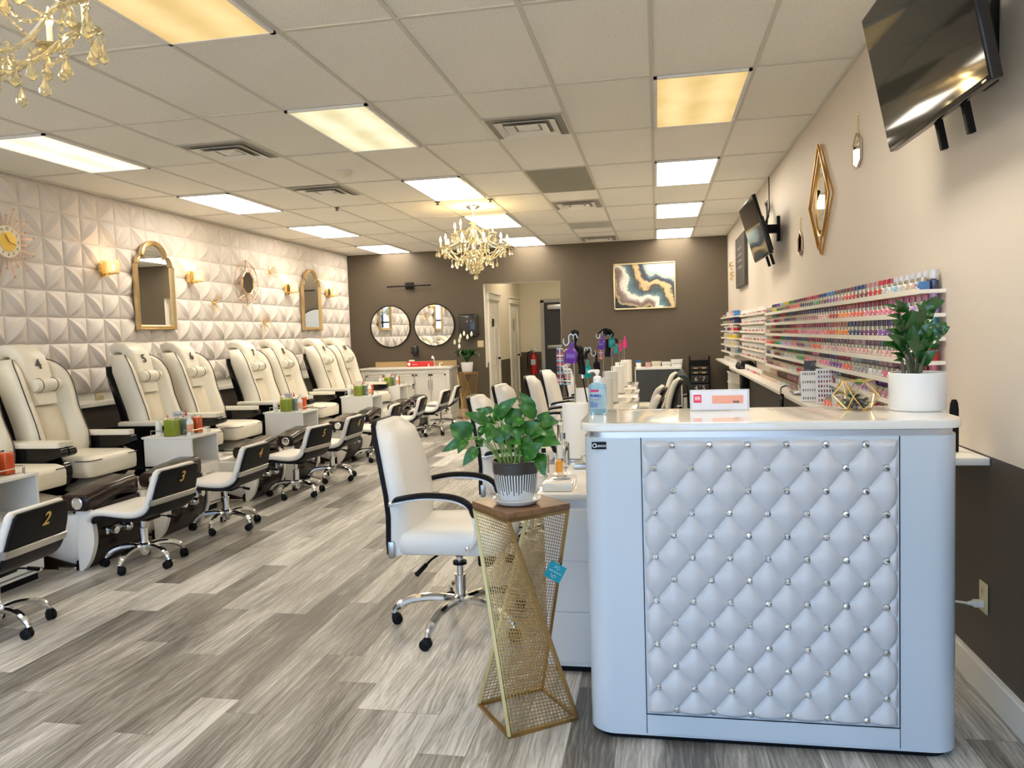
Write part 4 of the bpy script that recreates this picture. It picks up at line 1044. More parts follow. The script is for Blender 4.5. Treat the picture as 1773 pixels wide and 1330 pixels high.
for x, y, z, rz, l in ((-.84, 4.95, .045, .02, 'white office chair partly hidden behind the green potted pothos'), (-.91, 6.06, .04, -.03, 'white office chair, second beyond the potted pothos'),
                       (-.85, 7.17, .03, .03, 'white office chair in front of the fire extinguisher'), (-.86, 8.29, .03, -.05, 'white office chair in front of the dark exit door'), (-.80, 9.45, .03, .06, 'farthest white office chair seen behind the hanging swatches')):
    dup(cl, (x, y, 0), rz, l)

# nail tables
TT = P('nail table top', (.80, .76, .68), .12, 0, .02, coat=.4); TB = P('nail table body', (.82, .83, .83), .35, 0, .02)
def nail_table(x0, x1, y0, y1, label, front=True):
    t = thing('nail_table', label, 'table', (x0, y0, 0), 0, 'white nail tables in a row')
    w_, l = x1-x0, y1-y0
    m = MB(); m.box(0, w_, 0, l, .725, .75, .006); m.build('tabletop', TT, t)
    MB().box(.01, w_-.01, .01, l-.01, .69, .725).build('apron', CHROMED, t, smooth=0)
    for a in (0, l-.28):
        pd = MB().box(.03, w_-.01, a+.005, a+.27, .03, .69, .004).build('drawer_pedestal', TB, t, smooth=0)
        for k in range(3): MB().box(.04, w_-.02, a-.001, a+.006, .05+k*.213, .258+k*.213, .002).build('drawer', TB, pd, smooth=0)
        MB().box(.06, w_-.04, a+.03, a+.25, 0, .03).build('plinth', BLACK, pd, smooth=0)
    return t
TABS = [(-.50, -.04, 3.10, 4.36, 'nail table nearest the reception desk, behind the gold plant stand'), (-.54, -.12, 4.40, 5.50, 'second nail table in the row from the reception desk'),
        (-.56, -.14, 5.52, 6.60, 'third nail table in the row from the reception desk'), (-.60, -.18, 6.62, 7.72, 'fourth nail table in the row from the reception desk'), (-.62, -.20, 7.74, 8.84, 'fifth nail table in the row from the reception desk'), (-.64, -.24, 8.86, 10.1, 'farthest nail table in the row, before the charcoal console')]
for a in TABS: nail_table(*a)
RX = {3.97: 995, 5.02: 1013, 6.10: 1046, 7.15: 1057, 8.2: 1070, 9.2: 1076, 9.95: 1085}
ST_ = [(atY(y, px, 660).x, y, w_) for (y, px), w_ in zip(RX.items(), ('nearest', 'second', 'third', 'fourth', 'fifth', 'sixth', 'farthest'))]
def roll(x, y, which):
    t = thing('paper_towel_roll', f'white paper towel roll on a steel stand, {which} of the rolls on the nail tables', 'paper towel roll', (x, y, .751), 0, 'paper towel rolls on the nail tables')
    m = MB(); m.lathe([(.02, .012), (.066, .012), (.068, .02), (.068, .285), (.066, .292), (.02, .292)], 28); m.build('towel_roll', PAPER, t)
    m = MB(); m.lathe([(.0, 0), (.075, 0), (.075, .01), (.0, .011)], 28); m.build('stand_base', CHROMED, t)
    return t
for s in ST_: roll(*s)
# rods with hooks rise out of the rolls
def rod(x, y, top, which, side=-1, hooks=True):
    t = thing('hook_stand', f'thin steel rod with wavy double hook rising from the {which} paper towel roll', 'hook stand', (x, y, .75+.012), 0, 'steel hook stands')
    MB().cyl((0, 0, 0), (0, 0, top-.762), .0035, n=8).build('rod', CHROMED, t)
    h = top-.762
    if hooks:
        pts = spline([(0, 0, h-.03), (0, 0, h), (side*.012, 0, h+.012), (side*.024, 0, h), (side*.024, 0, h-.03), (side*.04, 0, h-.045), (side*.052, 0, h-.03), (side*.05, 0, h-.01)], 4)
        m = MB(); m.tube(pts, .003, 6); m.tube(spline([(0, 0, h-.03), (0, 0, h+.0), (-side*.012, 0, h+.012), (-side*.02, 0, h-.01)], 4), .003, 6); m.build('hook', CHROMED, t)
    return t
XS = [s[0] for s in ST_]
rod(XS[0], 3.97, 1.385, 'nearest'); rod(XS[1]+.02, 5.02, 1.295, 'second', 1); rod(XS[2], 6.1, 1.40, 'third'); rod(XS[3]+.02, 7.15, 1.30, 'fourth', 1); rod(XS[4]+.02, 8.2, 1.27, 'fifth', 1, False); rod(XS[5]+.02, 9.2, 1.20, 'sixth', 1, False); rod(XS[6]-.02, 9.95, 1.30, 'farthest', 1, False)
SW = []
for i_, c in enumerate(((.6, .03, .03), (.02, .02, .02), (.8, .75, .68), (.7, .25, .2), (.25, .03, .04), (.3, .5, .6), (.75, .3, .02))): SW.append(P('nail swatch %d' % i_, c, .25, 0, .05, coat=.5))
def strand(Y, px, py0, py1, label, w_=.017, name='nail_swatch_strand', sd=1):
    p = atY(Y, px, py0); z1 = atY(Y, px, py1).z; q = random.Random(sd)
    t = thing(name, label, 'nail swatches', (p.x, p.y, p.z), 0, 'strands of coloured nail swatches'); n = int((p.z-z1)/.0085)
    MB().box(-.0015, .0015, -.0015, .0015, -(p.z-z1), 0).build('spine', CHROMED, t, smooth=0)
    m = MB()
    for k in range(n):
        m.mat(q.choice([0, 0, 0, 1, 1, 2, 2, 3, 4, 4] if k % 7 else [5, 6])); z = -.004-k*.0085
        for s in (-1, 1): m.box(min(s*.002, s*w_), max(s*.002, s*w_), -.003, .003, z-.0028, z+.0028, .001)
    m.build('nail_tips', SW, t, smooth=0)
strand(3.95, 969, 603, 667, 'left strand of red and white nail swatches hanging from the near hook stand', sd=3)
strand(3.98, 981, 604, 669, 'right strand of red and dark nail swatches hanging from the near hook stand', sd=5)
strand(6.08, 1040, 606, 623, 'short red and white swatch strand under the upper purple bottle', sd=7)
PUR = P('purple translucent plastic', (.20, .05, .50), .08, 0, .05, trans=.55); TEAL = P('teal translucent plastic', (.0, .42, .38), .08, 0, .05, trans=.4); PINK = P('hot pink plastic', (.80, .02, .22), .15, 0, .05, trans=.2)
def flask(Y, px, py, h, w_, mt, label, cat='bottle', rot=0, grp='coloured bottles hanging from the hook stands'):
    p = atY(Y, px, py); t = thing('hanging_bottle', label, cat, (p.x, p.y, p.z), 0, grp); t.rotation_euler = (0, rot, 0)
    R2 = [[(a, b_, z) for a, b_ in rrect(w_*k, w_*.55*k, w_*.2*k)] for z, k in ((-h/2, .85), (-h/2+.008, 1), (h*.02, 1), (h*.12, .8), (h*.2, .38), (h*.5, .30))]
    MB().loft(R2).build('bottle_body', mt, t, smooth=50)
    MB().tube([(0, 0, h*.5), (.006, 0, h*.58), (0, 0, h*.66), (-.006, 0, h*.58), (0, 0, h*.5)], .0025, 6).build('hanger_loop', BLACK, t)
flask(3.92, 989, 611, .105, .066, PUR, 'large purple translucent bottle hanging at the near hook stand', rot=.12)
flask(4.98, 1018, 639, .115, .044, TEAL, 'teal bottle hanging behind the hand sanitizer pump', rot=.06)
flask(6.05, 1043, 592, .12, .060, PUR, 'purple bottle hanging on the middle hook stand', rot=.25)
flask(6.12, 1059, 590, .105, .050, TEAL, 'upper teal bottle right of the middle hook stand')
flask(7.12, 1067, 604, .085, .045, TEAL, 'lower teal bottle on the fourth hook stand')
flask(7.16, 1059, 611, .08, .022, PUR, 'narrow purple bottle beside the lower teal one')
flask(8.2, 1074, 598, .125, .034, PINK, 'pink bottle hanging left of the farthest pink one')
flask(9.945, 1082, 592, .15, .048, PINK, 'farthest hot pink bottle hanging above the last paper towel roll')
# black corded nail drills
def drill(Y, pts, rad, label, blob=None):
    P0 = atY(Y, *pts[0]); t = thing('nail_drill', label, 'nail drill', P0, 0, 'black nail drills hanging at the tables')
    Q = [atY(Y, *p)-P0 for p in pts]; m = MB(); m.tube(spline([tuple(q) for q in Q], 3), rad, 8); m.build('handpiece', BLACK, t)
    if blob:
        m = MB()
        for px, py, r in blob: m.ball(atY(Y, px, py)-P0, r, 12, 1.3)
        m.build('holder', BLACK, t)
drill(4.05, [(1002, 604), (1005, 622), (1008, 640), (1007, 648)], .019, 'large black nail drill hanging right of the purple bottle', [(1003, 608, .024), (1005, 618, .022)])
drill(4.02, [(992, 572), (996, 585), (994, 596), (1000, 603)], .012, 'black clip with white tag at the top of the near hook stand', [(998, 577, .014)])
drill(5.01, [(1021, 607), (1015, 612), (1015, 622)], .010, 'black drill cord hanging above the teal bottle')
drill(5.05, [(1029, 610), (1033, 618), (1031, 628)], .008, 'black drill head hanging over the sanitizer bottle', [(1033, 632, .024), (1034, 638, .022)])
drill(6.15, [(1050, 588), (1053, 600), (1052, 612), (1052, 618)], .022, 'black nail drill hanging between the upper purple and teal bottles', [(1050, 574, .022), (1056, 575, .02)])
drill(6.1, [(1036, 578), (1046, 570), (1056, 574), (1062, 578), (1060, 584)], .007, 'tangle of black cords on top of the middle hook stand', [(1048, 576, .02)])
drill(7.15, [(1061, 590), (1067, 588), (1068, 594)], .012, 'small black nail drill above the lower teal bottle')
# table lamp arm near the front
t = thing('desk_lamp_arm', 'thin black lamp arm with chrome joint standing behind the sanitizer', 'lamp arm', atY(4.3, 1018, 700), 0)
a0 = atY(4.3, 1018, 700); a1 = atY(4.3, 1009, 655); z_ = .752-a0.z
m = MB(); m.cyl((0, 0, 0), a1-a0, .004, n=8); m.cyl((0, 0, z_), (0, 0, 0), .004, n=8); m.build('arm', BLACK, t)
m = MB(); m.cyl(a1-a0, a1-a0+Vector((-.003, 0, .04)), .011, n=12); m.build('joint', CHROME, t)
# supplies on the first table
def on(x, y): return (x, y, .751)
t = thing('steel_dappen_pot', 'small steel lidded pot on a tray beside the reception desk', 'pot', on(-.33, 3.72), 0)
MB().box(-.075, .075, -.04, .04, 0, .022, .004).build('tray', CHROMED, t)
MB().lathe([(.02, .022), (.04, .024), (.048, .04), (.045, .058), (.05, .062), (.03, .072), (.006, .076), (.010, .084), (.008, .094), (.001, .096)], 22).build('pot', CHROME, t)
def clearbottle(x, y, h, r, label, cap=BLACK):
    t = thing('clear_bottle', label, 'bottle', on(x, y), 0, 'clear bottles on the near nail table')
    MB().lathe([(.001, 0), (r, 0), (r, h*.7), (r*.4, h*.82), (r*.4, h*.86)], 16).build('bottle_body', GLASSY, t); MB().lathe([(r*.45, h*.84), (r*.45, h), (.001, h)], 12).build('cap', cap, t)
clearbottle(-.50, 4.1, .24, .035, 'clear pump bottle left of the near paper towel roll', CHROMED)
clearbottle(-.56+.1, 3.72, .17, .032, 'clear bottle with steel cap beside the steel pot', CHROMED)
clearbottle(-.53, 3.55, .12, .025, 'short clear bottle behind the trailing pothos leaf')
o = MB().lathe([(.001, 0), (.016, 0), (.016, .05), (.01, .055), (.001, .056)], 12).build('orange_bottle', P('orange plastic', (.85, .35, .03), .4), loc=on(-.468, 3.62)); tag(o, 'tiny orange bottle behind the pothos leaves', 'bottle')
t = thing('dust_collector', 'white desk box with a round chrome fan grille at the near table end', 'nail dust collector', on(-.41, 3.25), 0)
MB().box(-.07, .055, -.11, .10, 0, .035, .006).build('housing', TT, t); MB().lathe([(.001, .036), (.038, .036), (.042, .04), (.036, .042), (.001, .038)], 20).build('fan_grille', CHROME, t)
# technicians' chairs right of the tables
def make_tech():
    t = thing('technician_chair', '', 'chair', (0, 0, 0), 0, 'cream technician chairs right of the nail tables')
    path = spline([(.26, .425), (.22, .465), (.08, .47), (-.08, .46), (-.16, .49), (-.205, .57), (-.225, .68), (-.26, .80), (-.30, .88)], 3)
    wf = lambda s: .44-.04*max(0, s-.6)/.4
    slab(MB(), path, .44, -.06, 0, wfn=wf)
    m = MB(); slab(m, path, .44, -.06, 0, wfn=wf); m.build('cushion', LEATH, t, smooth=60)
    m = MB(); slab(m, path, .43, 0, .022, wfn=lambda s: wf(s)-.01); m.build('back_shell', BLACK, t, smooth=60)
    star_base(t, .27, .115, .44, .1)
    return t
tc0 = make_tech(); tc0.location = (-.06, 8.29, 0); tc0.rotation_euler = (0, 0, PI-.12); tc0['label'] = 'cream technician chair with black shell, the tallest one in front of the charcoal console'
KIDS[tc0.name] = [(c, list(c.children)) for c in tc0.children]
dup(tc0, (-.07, 9.43, .0), PI-.12, 'cream technician chair directly behind the tallest one, before the charcoal console')
dup(tc0, (-.27, 6.06, 0), PI-.05, 'cream technician chair nearest the reception desk, just showing above the counter')
dup(tc0, (-.24, 7.17, 0), PI-.1, 'cream technician chair, second nearest the reception desk, right of the nail tables')
t = thing('jacket', 'dark green jacket draped over the back of the technician chair before the console', 'jacket', (.27, 9.45, .60))
m = MB(); rg = []
for k in range(9):
    y = -.24+.06*k; e = .03*math.sin(k*1.7); rg.append([(-.10-e*.5, y, .02+e), (-.075, y, .20), (-.03+e*.3, y, .315-abs(k-4)*.012), (.03, y, .33-abs(k-4)*.014), (.085, y, .24), (.11+e, y, .02+e), (.125+e, y*1.1, -.20+e*2), (.10+e, y*1.1, -.20+e*2), (.07, y, .15), (.02, y, .30-abs(k-4)*.014), (-.05, y, .20), (-.085-e*.5, y, .02+e)])
m.loft(rg).build('cloth', P('dark green cloth', (.02, .035, .03), .8, 0, .3, 12), t, smooth=60)

# ================================================================== RECEPTION DESK
DW = P('desk white lacquer', (.62, .68, .74), .25, 0, .01, 2, coat=.2)
t = thing('reception_desk', 'white reception desk with rounded ends and tufted crystal-buttoned front panel', 'reception desk', (.338, 2.83, 0))
W2, D2 = .592, .225      # half sizes
def capsule(w, d, r): return rrect(2*w, 2*d, r, 8)
m = MB(); m.loft([[(x, y, z) for x, y in capsule(W2, D2, .085)] for z in (.022, .03, 1.045)])
m.build('body', DW, t, smooth=50)
MB().loft([[(x, y, z) for x, y in capsule(W2-.02, D2-.02, .075)] for z in (0, .022)]).build('plinth', BLACK, t)
MB().loft([[(x, y, z) for x, y in capsule(W2-.008, D2-.008, .08)] for z in (1.045, 1.066)]).build('steel_trim', P('satin aluminium strip', (.66, .68, .74), .3, .9), t, smooth=50)
MB().loft([[(x, y, z) for x, y in capsule(W2+g, D2+g, .085)] for z, g in ((1.066, .006), (1.069, .012), (1.09, .013), (1.096, .010), (1.0965, -.02))]).build('countertop', P('white quartz top', (.82, .79, .72), .08, 0, .02, coat=.5), t, smooth=40)
# front fascia pieces left and right of the tufted panel
yf = -D2
pw0, pw1, pz0, pz1 = -.398, .405, .098, 1.04
for nm, (a, b_, c, d) in (('lower_rail', (pw0, pw1, .03, pz0)),):
    MB().box(a+.001, b_-.001, yf-.004, yf+.01, c+.0, d-.002, .001).build(nm, DW, t, smooth=0)
m = MB()
for x in (pw0, pw1): m.box(x-.0015, x+.0015, yf-.0015, yf+.01, .03, 1.045)
m.box(pw0, pw1, yf-.0015, yf+.01, pz0-.002, pz0+.001); m.build('shadow_gap', BLACK, t, smooth=0)
# tufted upholstery
SX, SZ = .1178, .0692*1.02   # half pitches: x pitch between buttons in a row, z between rows
nx_, rows = 7, 13
TX0 = pw0+.041
zt0 = pz1-.021; dz = (pz1-pz0-.043)/12
btn = []
for r in range(13):
    n_ = 6 if r % 2 == 0 else 7
    for c in range(n_):
        btn.append((TX0+(.5 if r % 2 == 0 else 0)*.1203+c*.1203, zt0-r*dz))
def tuft(u, v):
    x = pw0+.003+(pw1-pw0-.006)*u; z = pz0+.003+(pz1-pz0-.006)*v
    # diamond coordinates
    a = (x-TX0)/.1203; b_ = (zt0-z)/(2*dz)
    p = a+b_-.5; q = a-b_-.5
    fp = abs(p-round(p)); fq = abs(q-round(q))
    crease = min(fp, fq)
    h = .006*(1-math.exp(-crease*30)) + .017*(math.sin(PI*min(1, fp*2)/2)*math.sin(PI*min(1, fq*2)/2))**.8
    dmin = math.hypot(fp, fq)
    h -= .006*math.exp(-(dmin/.08)**2)
    e = min(u*(pw1-pw0), (1-u)*(pw1-pw0), v*(pz1-pz0), (1-v)*(pz1-pz0)); ef = min(1, e/.016)
    h *= .35+.65*ef; h += -.008*(1-ef)**2
    return (x, yf+.004-h-.004, z)
m = MB(); m.grid(tuft, 220, 250)
TUF = P('pearl grey leather', (.64, .635, .65), .33, 0, .02, 5, bump=.12, bscale=160)
pn = m.build('tufted_panel', TUF, t, smooth=0, fix=False); pn.data.shade_smooth()
CRB = P('crystal button', (.9, .93, .95), .03, 1, .0)
bm_ = None
for i_, (x, z) in enumerate(btn):
    if bm_ is None:
        q = MB(); M = Matrix.Rotation(PI/2, 4, 'X')
        q.lathe([(.0120, -.004), (.0130, 0), (.0124, .004), (.0112, .0055)], 16, M)
        q.mat(1).lathe([(.0114, .0045), (.0090, .0090), (.0050, .0112), (.001, .0113)], 8, M)
        o = q.build('crystal_button', [CHROMED, CRB], t, smooth=0); bm_ = o.data
    else: o = bpy.data.objects.new('crystal_button', bm_); COL.objects.link(o); o.parent = t
    o.location = (x, yf-.001, z); o.rotation_euler = (0, (i_*37 % 11)*.5, 0)
lp = MB().box(-.562, -.513, yf-.003, yf-.0005, 1.008, 1.033, .004).build('maker_plate', BLACK, t)
text('plate_lettering', 'Lexor', .016, P('silver lettering', (.7, .7, .72), .3, .7), lp, (-.530, yf-.0035, 1.0205), (PI/2, 0, 0), .0003)
m = MB(); m.lathe([(.005, 0), (.0075, .0), (.0075, .0006), (.005, .0006), (.005, 0)], 16, Matrix.Translation((-.552, yf-.003, 1.0205)) @ Matrix.Rotation(PI/2, 4, 'X')); m.build('plate_emblem', P('silver lettering', (.7, .7, .72), .3, .7), lp)

DT = 1.0975
# hand sanitizer
t = thing('hand_sanitizer_bottle', 'clear blue hand sanitizer pump bottle on the left end of the desk', 'bottle', (-.222, 2.90, DT))
GEL = P('blue sanitizer gel', (.45, .76, .94), .05, 0, .03, trans=.7, ior=1.35)
MB().loft([[(a, b_, z) for a, b_ in rrect(w_, d_, r_, 5)] for z, w_, d_, r_ in ((0, .060, .036, .014), (.004, .067, .042, .018), (.095, .067, .042, .018), (.108, .060, .038, .016), (.116, .040, .03, .014), (.118, .028, .028, .0139))]).build('bottle_body', GEL, t, smooth=50)
m = MB(); m.lathe([(.014, .116), (.016, .118), (.016, .136), (.012, .14), (.006, .142), (.006, .150), (.010, .152), (.010, .163), (.004, .166)], 18); m.tube([(0, 0, .160), (-.02, -.005, .161), (-.034, -.008, .157)], .0055, 8); m.build('pump', WGLOSS, t)
lb = MB().loft([[(a*1.012-.0, b_*1.02, z) for a, b_ in rrect(.067, .042, .018, 5)] for z in (.02, .093)], False).build('label', P('clear printed label', (.82, .88, .90), .25, alpha=.22), t, smooth=50)
m = MB(); m.box(-.026, .006, -.0222, -.0216, .083, .092); m.build('red_band', P('label red', (.55, .02, .10), .4), lb)
text('lettering', 'PURELL', .0132, P('label navy', (.02, .03, .30), .4), lb, (-.006, -.0222, .069), (PI/2, 0, 0), .0003, shear=.2, bold=.0006)
text('lettering', 'Hand Sanitizer', .0055, P('label red', (.55, .02, .10), .4), lb, (-.008, -.0222, .055), (PI/2, 0, 0), .0002)
m = MB()
for k in range(14): m.box(-.026+.007*(k % 4), -.022+.007*(k % 4), -.0222, -.0217, .026+.006*(k//4), .030+.006*(k//4))
m.build('print', P('label navy', (.02, .03, .30), .4), lb, smooth=0)

# white pot with zz plant
LEAFD = P('dark glossy leaf', (.018, .085, .014), .22, 0, .35, 30, coat=.3)
def leaf(mb, b0, tip, w_, fold=.25, droop=.12, n=8, shape=.55, up=None):
    b0 = Vector(b0); tip = Vector(tip); d = tip-b0; L_ = d.length
    if L_ < 1e-5: return
    t_ = d.normalized(); upv = up or Vector((0, -.75, .65)); sd = t_.cross(upv)
    if sd.length < .1: sd = t_.cross(Vector((1, 0, .2)))
    sd.normalize(); nn = sd.cross(t_).normalized(); V = []; F = []
    for i in range(n+1):
        s = i/n; ww = w_*.5*(math.sin(PI*s**shape))**.85 if 0 < s < 1 else .0006
        c = b0 + d*s + nn*(L_*droop*math.sin(PI*s)); 
        for q in (-1, -.55, 0, .55, 1): V.append(c + sd*(ww*q) + nn*(ww*fold*(abs(q)-.0)))
    for i in range(n):
        for q in range(4): F.append([i*5+q, i*5+q+1, (i+1)*5+q+1, (i+1)*5+q])
    mb.add(V, F)
t = thing('zz_plant', 'dark glossy zz plant in a round white pot on the right end of the desk', 'potted plant', (.884, 2.90, DT))
PT = Vector((.884, 2.90, DT))
MB().lathe([(.001, .0), (.086, 0), (.090, .006), (.0915, .128), (.090, .130), (.086, .129), (.086, .112), (.001, .110)], 48).build('pot', P('matt white ceramic', (.82, .82, .82), .35, 0, .02), t)
m = MB(); m.lathe([(.0855, .114), (.06, .120), (.03, .118), (.001, .121)], 24); m.build('soil', SOIL, t)
def cz(x, y): return (1420+x*.17299, 500+y*.17299)
def pz(x, y, dy=0): return atY(2.90+dy, *cz(x, y))-PT
m = MB()
for pts, dy in (([(930, 850), (880, 640), (830, 400), (800, 235)], -.03), ([(985, 850), (1005, 560), (1040, 330), (1085, 200)], .03), ([(960, 850), (990, 650), (1070, 520), (1190, 425)], 0), ([(900, 850), (870, 740), (850, 660)], -.05), ([(840, 850), (830, 770), (800, 690)], -.04), ([(1000, 840), (1040, 700), (1100, 590)], -.04), ([(940, 850), (920, 600), (900, 380), (910, 240)], .04)):
    q = [pz(x, y, dy) for x, y in pts]; n_ = len(spline([tuple(a) for a in q], 3)); m.tube(spline([tuple(a) for a in q], 3), [.0075-.005*i/(n_-1) for i in range(n_)], 7)
m.build('stems', P('mottled green stem', (.09, .10, .05), .5, 0, .4, 40), t)
m = MB(); q = random.Random(5)
ZL = [((810, 240), (740, 100), 90, -.03), ((800, 230), (630, 160), 45, -.04), ((830, 240), (870, 130), 60, -.02), ((800, 260), (690, 200), 34, -.05), ((820, 310), (668, 270), 60, -.05), ((830, 330), (930, 205), 85, -.03), ((840, 430), (700, 310), 115, -.05), ((850, 520), (650, 405), 95, -.06), ((860, 590), (665, 455), 105, -.07), ((855, 650), (610, 545), 105, -.06), ((870, 470), (925, 225), 115, -.05),
      ((1085, 210), (1160, 75), 100, .03), ((1090, 190), (1248, 115), 70, .02), ((1070, 230), (1040, 110), 80, .02), ((1050, 275), (1160, 195), 75, .02), ((1040, 285), (955, 150), 90, .01), ((1030, 335), (1140, 255), 80, .02), ((1010, 370), (1140, 320), 50, 0), ((1015, 360), (905, 215), 110, -.02),
      ((1180, 430), (1260, 335), 110, 0), ((1190, 440), (1300, 380), 75, -.02), ((1080, 510), (1215, 490), 110, -.03), ((1010, 475), (1165, 350), 95, -.02), ((1060, 560), (1125, 440), 80, .02), ((1050, 610), (1132, 560), 110, -.04), ((1005, 745), (1182, 620), 110, -.06), ((1000, 740), (865, 520), 165, -.07), ((900, 580), (930, 360), 120, -.06), ((1000, 630), (1040, 480), 90, -.04), ((850, 690), (700, 640), 40, -.06), ((850, 745), (735, 720), 50, -.07), ((870, 690), (790, 600), 90, -.07), ((960, 560), (1010, 400), 100, -.03), ((980, 700), (1000, 560), 90, .02), ((880, 600), (830, 460), 90, .02), ((1000, 440), (960, 310), 80, .03), ((1100, 600), (1190, 520), 80, .04), ((820, 700), (760, 640), 50, .03), ((940, 640), (860, 640), 80, .04)]
for a, b_, w_, dy in ZL:
    A_ = pz(*a, dy*.4); B_ = pz(*b_, dy); leaf(m, A_, B_, w_*.17299*2.90/1343.7*1.22, up=Vector((q.uniform(-.3, .3), -.8, q.uniform(.3, .7))))
m.build('foliage', LEAFD, t, smooth=80, fix=False)

# terrarium
t = thing('glass_terrarium', 'gold-edged geometric glass terrarium with succulent and pebbles on the desk', 'terrarium', (.695, 2.93, DT))
k5 = lambda r, z, o_: [Vector((r*math.cos(2*PI*k/5+o_), r*math.sin(2*PI*k/5+o_), z)) for k in range(5)]
A = k5(.046, .002, -PI/2+.25); B_ = k5(.080, .052, -PI/2+.25+PI/5); C_ = k5(.056, .104, -PI/2+.25)
m = MB()
for k in range(5):
    for p, q_ in ((A[k], A[(k+1) % 5]), (A[k], B_[k]), (A[(k+1) % 5], B_[k]), (B_[k], C_[k]), (B_[k], C_[(k+1) % 5]), (C_[k], C_[(k+1) % 5])): m.cyl(p, q_, .0021, n=6)
m.build('gold_edges', GOLD, t)
m = MB(); m.add(A+B_+C_, [[k, (k+1) % 5, 5+k] for k in range(5)]+[[5+k, 10+(k+1) % 5, 10+k] for k in range(5)]+[[5+k, (k+1) % 5, 5+(k+1) % 5] for k in range(5)]+[[5+(k-1) % 5, 5+k, 10+k] for k in range(5)])
m.build('glass_panes', P('thin pane glass', (.96, .97, .95), .02, trans=1, ior=1.02, alpha=.55), t, smooth=0, fix=False)
m = MB(); q = random.Random(9)
for k in range(46):
    a = q.uniform(0, 2*PI); r = .048*math.sqrt(q.random()); m.mi = q.randint(0, 2); m.ball((r*math.cos(a), r*math.sin(a), .010+q.uniform(0, .028)), q.uniform(.006, .011), 7, .75)
pb = m.build('pebbles', [P('grey pebble', (.13, .12, .11), .5, 0, .3, 60), P('dark pebble', (.04, .04, .04), .4), P('tan pebble', (.32, .27, .20), .6, 0, .2, 60)], t, smooth=60); pb['kind'] = 'stuff'
m = MB()
for (cx, cz_, s, n_, cc) in ((-.015, .038, .045, 16, 0), (.005, .088, .045, 14, 1)):
    m.mi = cc
    for k in range(n_):
        a = k*2.4; e = .25+.5*(k/n_); L_ = s*(1-.3*k/n_); B0 = Vector((cx, -.012, cz_)); d = Vector((math.cos(a)*math.cos(e), math.sin(a)*math.cos(e), math.sin(e)))
        leaf(m, B0, B0+d*L_, .020, .1, .1, 5, .8, up=Vector((0, 0, 1)))
m.build('succulents', [P('blue green succulent', (.07, .17, .13), .5, 0, .2, 40), P('green succulent', (.10, .26, .05), .45, 0, .2, 40)], t, smooth=80, fix=False)
# acrylic sign
t = thing('acrylic_sign_holder', 'clear acrylic sign holder with a pink printed flyer behind the desk top', 'sign holder', (.222, 2.96, DT-.0), 0)
SG = .105
MB().box(-.106, .108, -.004, .004, 0, .078, .002).build('acrylic_frame', P('frosted acrylic', (.86, .88, .92), .15, 0, 0, alpha=.55), t, smooth=0)
fl = MB().box(-.099, .100, -.0052, -.0042, .004, .074).build('flyer', P('flyer paper', (.78, .78, .84), .5), t, smooth=0)
sq = MB().box(-.093, -.064, -.0058, -.0053, .030, .060).build('red_square', P('crimson print', (.80, .03, .10), .4), fl, smooth=0)
m = MB(); m.box(-.026, .086, -.0058, -.0053, .026, .056); m.build('salmon_banner', P('salmon print', (.85, .38, .26), .4), fl, smooth=0)
text('lettering', 'FREE', .011, P('charcoal print', (.1, .08, .08), .5), fl, (.060, -.0063, .031), (PI/2, 0, 0), .0002, bold=.0004)
m = MB()
for k in range(3): m.box(-.0885, -.0685, -.0062, -.0058, .040+.005*k, .0425+.005*k)
m.build('print_lines', WMAT, fl, smooth=0)
p = atY(3.2, 1652, 700)
o = MB().loft([[(a, b_, z) for a, b_ in rrect(.032*k, .024*k, .011*k)] for z, k in ((0, .95), (.01, 1), (.16, 1), (.185, .85), (.2, .5))]).build('black_handset', BLACK, loc=(p.x, 3.2, .902)); tag(o, 'small upright black handset behind the right end of the desk', 'handset')
# ================================================================== PLANT STANDS AND PLANTS
def plant_stand(loc, half, hgt, a_top, a_bot, label, wood, mesh=True, pitch=.0125):
    t = thing('plant_stand', label, 'plant stand', loc, 0)
    ht = hgt-.028
    top = [Vector((half*math.cos(a_top+k*PI/2), half*math.sin(a_top+k*PI/2), ht)) for k in range(4)]   # 0 front,1 right,2 back,3 left
    bot = [Vector((half*1.09*math.cos(a_bot+k*PI/2), half*1.09*math.sin(a_bot+k*PI/2), .006)) for k in range(4)]
    M = Matrix.Rotation(a_top+PI/4, 4, 'Z'); e = half*math.sqrt(2)/2*1.05
    MB().box(-e, e, -e, e, ht+.006, hgt, .002, M=M).build('top_board', wood, t, smooth=0)
    GOLDF = P('brushed gold frame', (.42, .27, .10), .32, .9, .08, 30)
    m = MB()
    for k in range(4):
        m.tube([top[k], top[(k+1) % 4]], .008, 4); m.tube([bot[k], bot[(k+1) % 4]], .0085, 4); m.tube([top[k], bot[(k+1) % 4]], .0085, 4)
    m.build('frame', GOLDF, t, smooth=0)
    # perforated sheets: ruled between top edge k..k+1 and bottom edge k+1..k+2
    for k in (3, 1):
        A, B_ = top[k], top[(k+1) % 4]; C, D = bot[(k+1) % 4], bot[(k+2) % 4]
        def S(u, v): return (A.lerp(B_, u)).lerp(C.lerp(D, u), v)
        wv = int((A-B_).length/pitch) if mesh else 10; hv = int((A-C).length/pitch) if mesh else 30
        m = MB(); th = .0016; sw = pitch*.26
        for i in range(1, wv):
            m.tube([S(i/wv, j/14) for j in range(15)], sw/2, 4)
        for j in range(1, hv):
            m.tube([S(i/6, j/hv) for i in range(7)], sw/2, 4)
        m.build('perforated_sheet', GOLDF, t, smooth=0)
    return t
WALN = wood_material('walnut board', (.13, .062, .027), (.30, .155, .068), 0, 10, .35)
